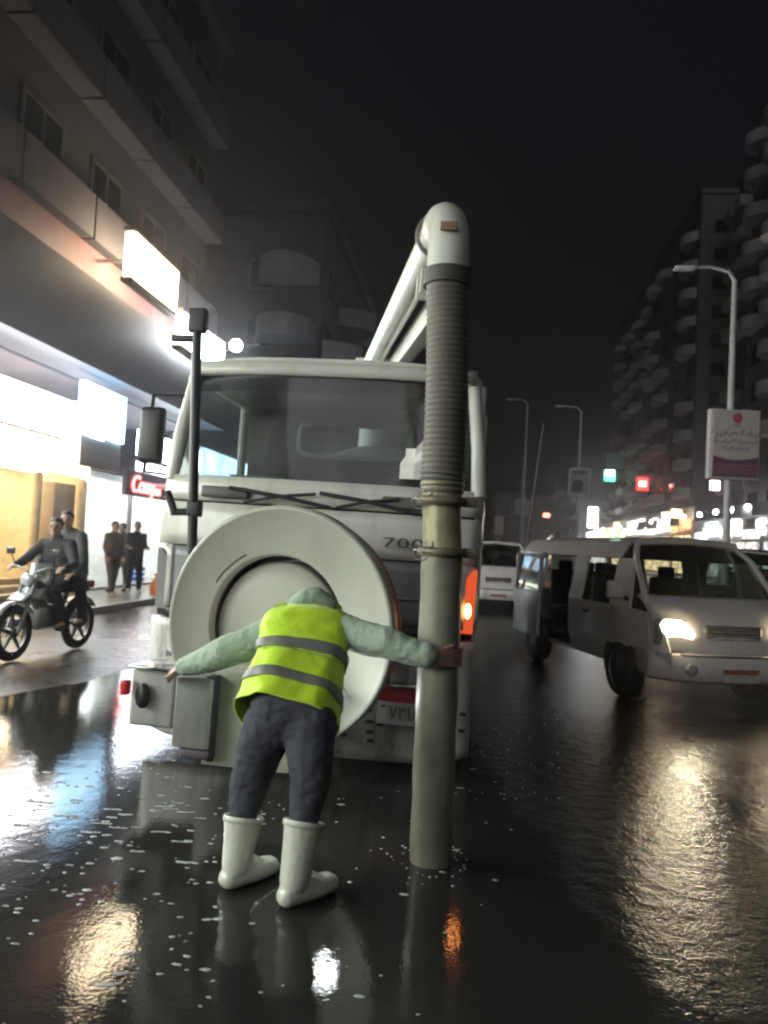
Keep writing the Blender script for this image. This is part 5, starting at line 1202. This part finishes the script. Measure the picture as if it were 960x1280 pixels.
# vest: rings along the spine
def vest_pt(t, q, off=0.0):
    """t 0..1 hem to neck, q angle"""
    k = t * (len(rings) - 1); i = min(len(rings) - 2, int(k)); f = k - i; f2 = f * f * (3 - 2 * f) * .0 + f
    c = rings[i][0].lerp(rings[i + 1][0], f2); hx = rings[i][1].lerp(rings[i + 1][1], f2); dep = rings[i][2] * (1 - f2) + rings[i + 1][2] * f2
    sp = (rings[min(i + 1, len(rings) - 1)][0] - rings[max(i - 0, 0)][0]).normalized()
    nrm = hx.cross(sp).normalized()
    if nrm.y > 0: nrm = -nrm
    c = c - nrm * dep * .45
    cx, sx_ = math.cos(q), math.sin(q)
    n_ = .78 - .22 * t
    p = c + hx * (math.copysign(abs(cx) ** n_, cx)) + nrm * (dep * math.copysign(abs(sx_) ** n_, sx_))
    rad_ = (hx.normalized() * cx + nrm * sx_)
    fold = .010 * mnoise.noise(Vector((p.x * 9, p.y * 6, p.z * 22))) + .007 * math.sin(q * 7 + 3 * t) * (1 - t) ** 2 + .004 * mnoise.noise(Vector((p.x * 28, p.y * 20, p.z * 60)))
    return p + rad_ * (.012 + fold + off)
NV = 72
def vest_mesh(t0, t1, nt, off=0):
    b = MB(); b.grid(lambda u, v: vest_pt(t0 + (t1 - t0) * v, 2 * math.pi * u, off), NV, nt); return b
vo = vest_mesh(0, 1, 60).build('safety_vest', VEST, wk, solid=.006)
vest_mesh(.155, .225, 6, .008).build('reflective_band', BAND, vo, solid=.004)
vest_mesh(.40, .47, 6, .008).build('reflective_band', BAND, vo, solid=.004)
# trousers
b = MB()
cap_chain(b, [J['pelvis'] + axr * -.065 + Vector((0, .02, .0)), J['pelvis'] + axr * .065 + Vector((0, .02, -.01))], [.122, .122])
for s_ in 'LR':
    cap_chain(b, [J['pelvis'].lerp(J['hip' + s_], .6) + Vector((0, .01, -.03)), J['hip' + s_] + Vector((0, .01, -.02)), J['hip' + s_].lerp(J['kn' + s_], .5), J['kn' + s_], J['kn' + s_].lerp(J['ank' + s_], .45)], [.112, .116, .105, .085, .058])
link_mesh('trousers', fuse(b, .0095, 4, wrinkle=.009, wscale=18), TROU, wk)
# rubber boots
for s_, toe in (('L', L_(P(330, 1092, 3.62))), ('R', L_(G(420, 1110)))):
    an = J['ank' + s_]; kn = J['kn' + s_]; top = an.lerp(kn, .56)
    fd = Vector((toe.x - an.x, toe.y - an.y, 0)).normalized()
    b = MB()
    heel = Vector((an.x, an.y, .045)) - fd * .045; tz = Vector((an.x, an.y, .04)) + fd * .19
    cap_chain(b, [top, an.lerp(top, .5), Vector((an.x, an.y, .10)) - fd * .01], [.088, .078, .064])
    sd = Vector((-fd.y, fd.x, 0))
    for q in (-1, 1): cap_chain(b, [heel + sd * q * .006, Vector((an.x, an.y, .05)) + fd * .03 + sd * q * .010, Vector((an.x, an.y, .044)) + fd * .11 + sd * q * .018, tz + sd * q * .012], [.044, .050, .044, .040])
    cap_chain(b, [Vector((an.x, an.y, .10)), Vector((an.x, an.y, .06)) + fd * .09], [.06, .05])
    me = fuse(b, .008, 5, wrinkle=.0018, wscale=18)
    tq = (top - an).normalized()
    for v in me.vertices:
        h_ = (Vector(v.co) - top).dot(tq)
        if h_ > 0: v.co = Vector(v.co) - tq * h_
        if v.co.z < .004: v.co.z = .004
    bt = link_mesh('rubber_boot', me, BOOT, wk)
    b = MB()
    b.lathe([(.082, -.022), (.0915, -.020), (.0925, .0), (.088, .006), (.078, .003)], 26, tq.to_track_quat('Z', 'Y').to_matrix(), top); b.build('boot_rim', BOOT, bt)

# orange sack hung by the truck's far corner, and street clutter by the shops
g = G(199, 748)
o = thing('orange_sack', 'orange sack standing on the wet ground beside the truck', 'sack', (g.x, g.y, 0))
k_ = g.y / 960
b = MB(); b.lathe([(.001, 0), (.09 * k_ * 100, .0), (.11 * k_ * 100, .1), (.105 * k_ * 100, .3), (.06 * k_ * 100, .48), (.035 * k_ * 100, .56), (.06 * k_ * 100, .62)], 18)
b.v = [(x * 1.15 + .07 * mnoise.noise(Vector((x * 6, y * 6, z * 7))) - .1 * z * z, y + .06 * mnoise.noise(Vector((x * 7, y * 6 + 5, z * 6))), z * .95) for x, y, z in b.v]; b.build('sack_body', mat('orange_plastic', (.60, .14, .035), .5, bump=.4, bscale=14), o)
b = MB(); b.tube([(-.04, 0, .56), (0, -.05, .57), (.04, 0, .56)], .012, 6); b.build('tie', BLACKP, o)
g = G(168, 728, .1)
o = thing('blue_crate', 'blue plastic crate on the pavement behind the walkers', 'crate', (g.x, g.y, .1), .2)
for z in (.1, .25, .4):
    for a, c in (((0, -.2, z), (.5, .03, .10)), ((0, .2, z), (.5, .03, .10)), ((-.24, 0, z), (.03, .37, .10)), ((.24, 0, z), (.03, .37, .10))):
        b = MB(); b.box(a, c); b.build('slat', mat('blue_plastic', (.03, .10, .5), .45), o)
b = MB(); b.box((0, 0, .03), (.5, .4, .03)); b.build('crate_floor', mat('blue_plastic', (.03, .10, .5), .45), o)

# ------------------------------------------------------------------ thin haze added to stand in for lens bloom round the lights
b = MB(); b.box((30, 110, 21.5), (170, 560, 47)); hz_ = b.build('haze', mat('haze_tmp', (.5, .5, .5)))
hm_ = bpy.data.materials.new('bloom_haze'); hm_.use_nodes = True; nt = hm_.node_tree; nt.nodes.clear()
pv = nt.nodes.new('ShaderNodeVolumePrincipled'); pv.inputs['Color'].default_value = (.93, .94, 1, 1); pv.inputs['Density'].default_value = .0022; pv.inputs['Anisotropy'].default_value = .86
oo = nt.nodes.new('ShaderNodeOutputMaterial'); nt.links.new(pv.outputs[0], oo.inputs['Volume'])
hz_.data.materials.clear(); hz_.data.materials.append(hm_); tag(hz_, 'thin haze added as lens bloom glow round the shop lights', 'haze', kind='stuff')
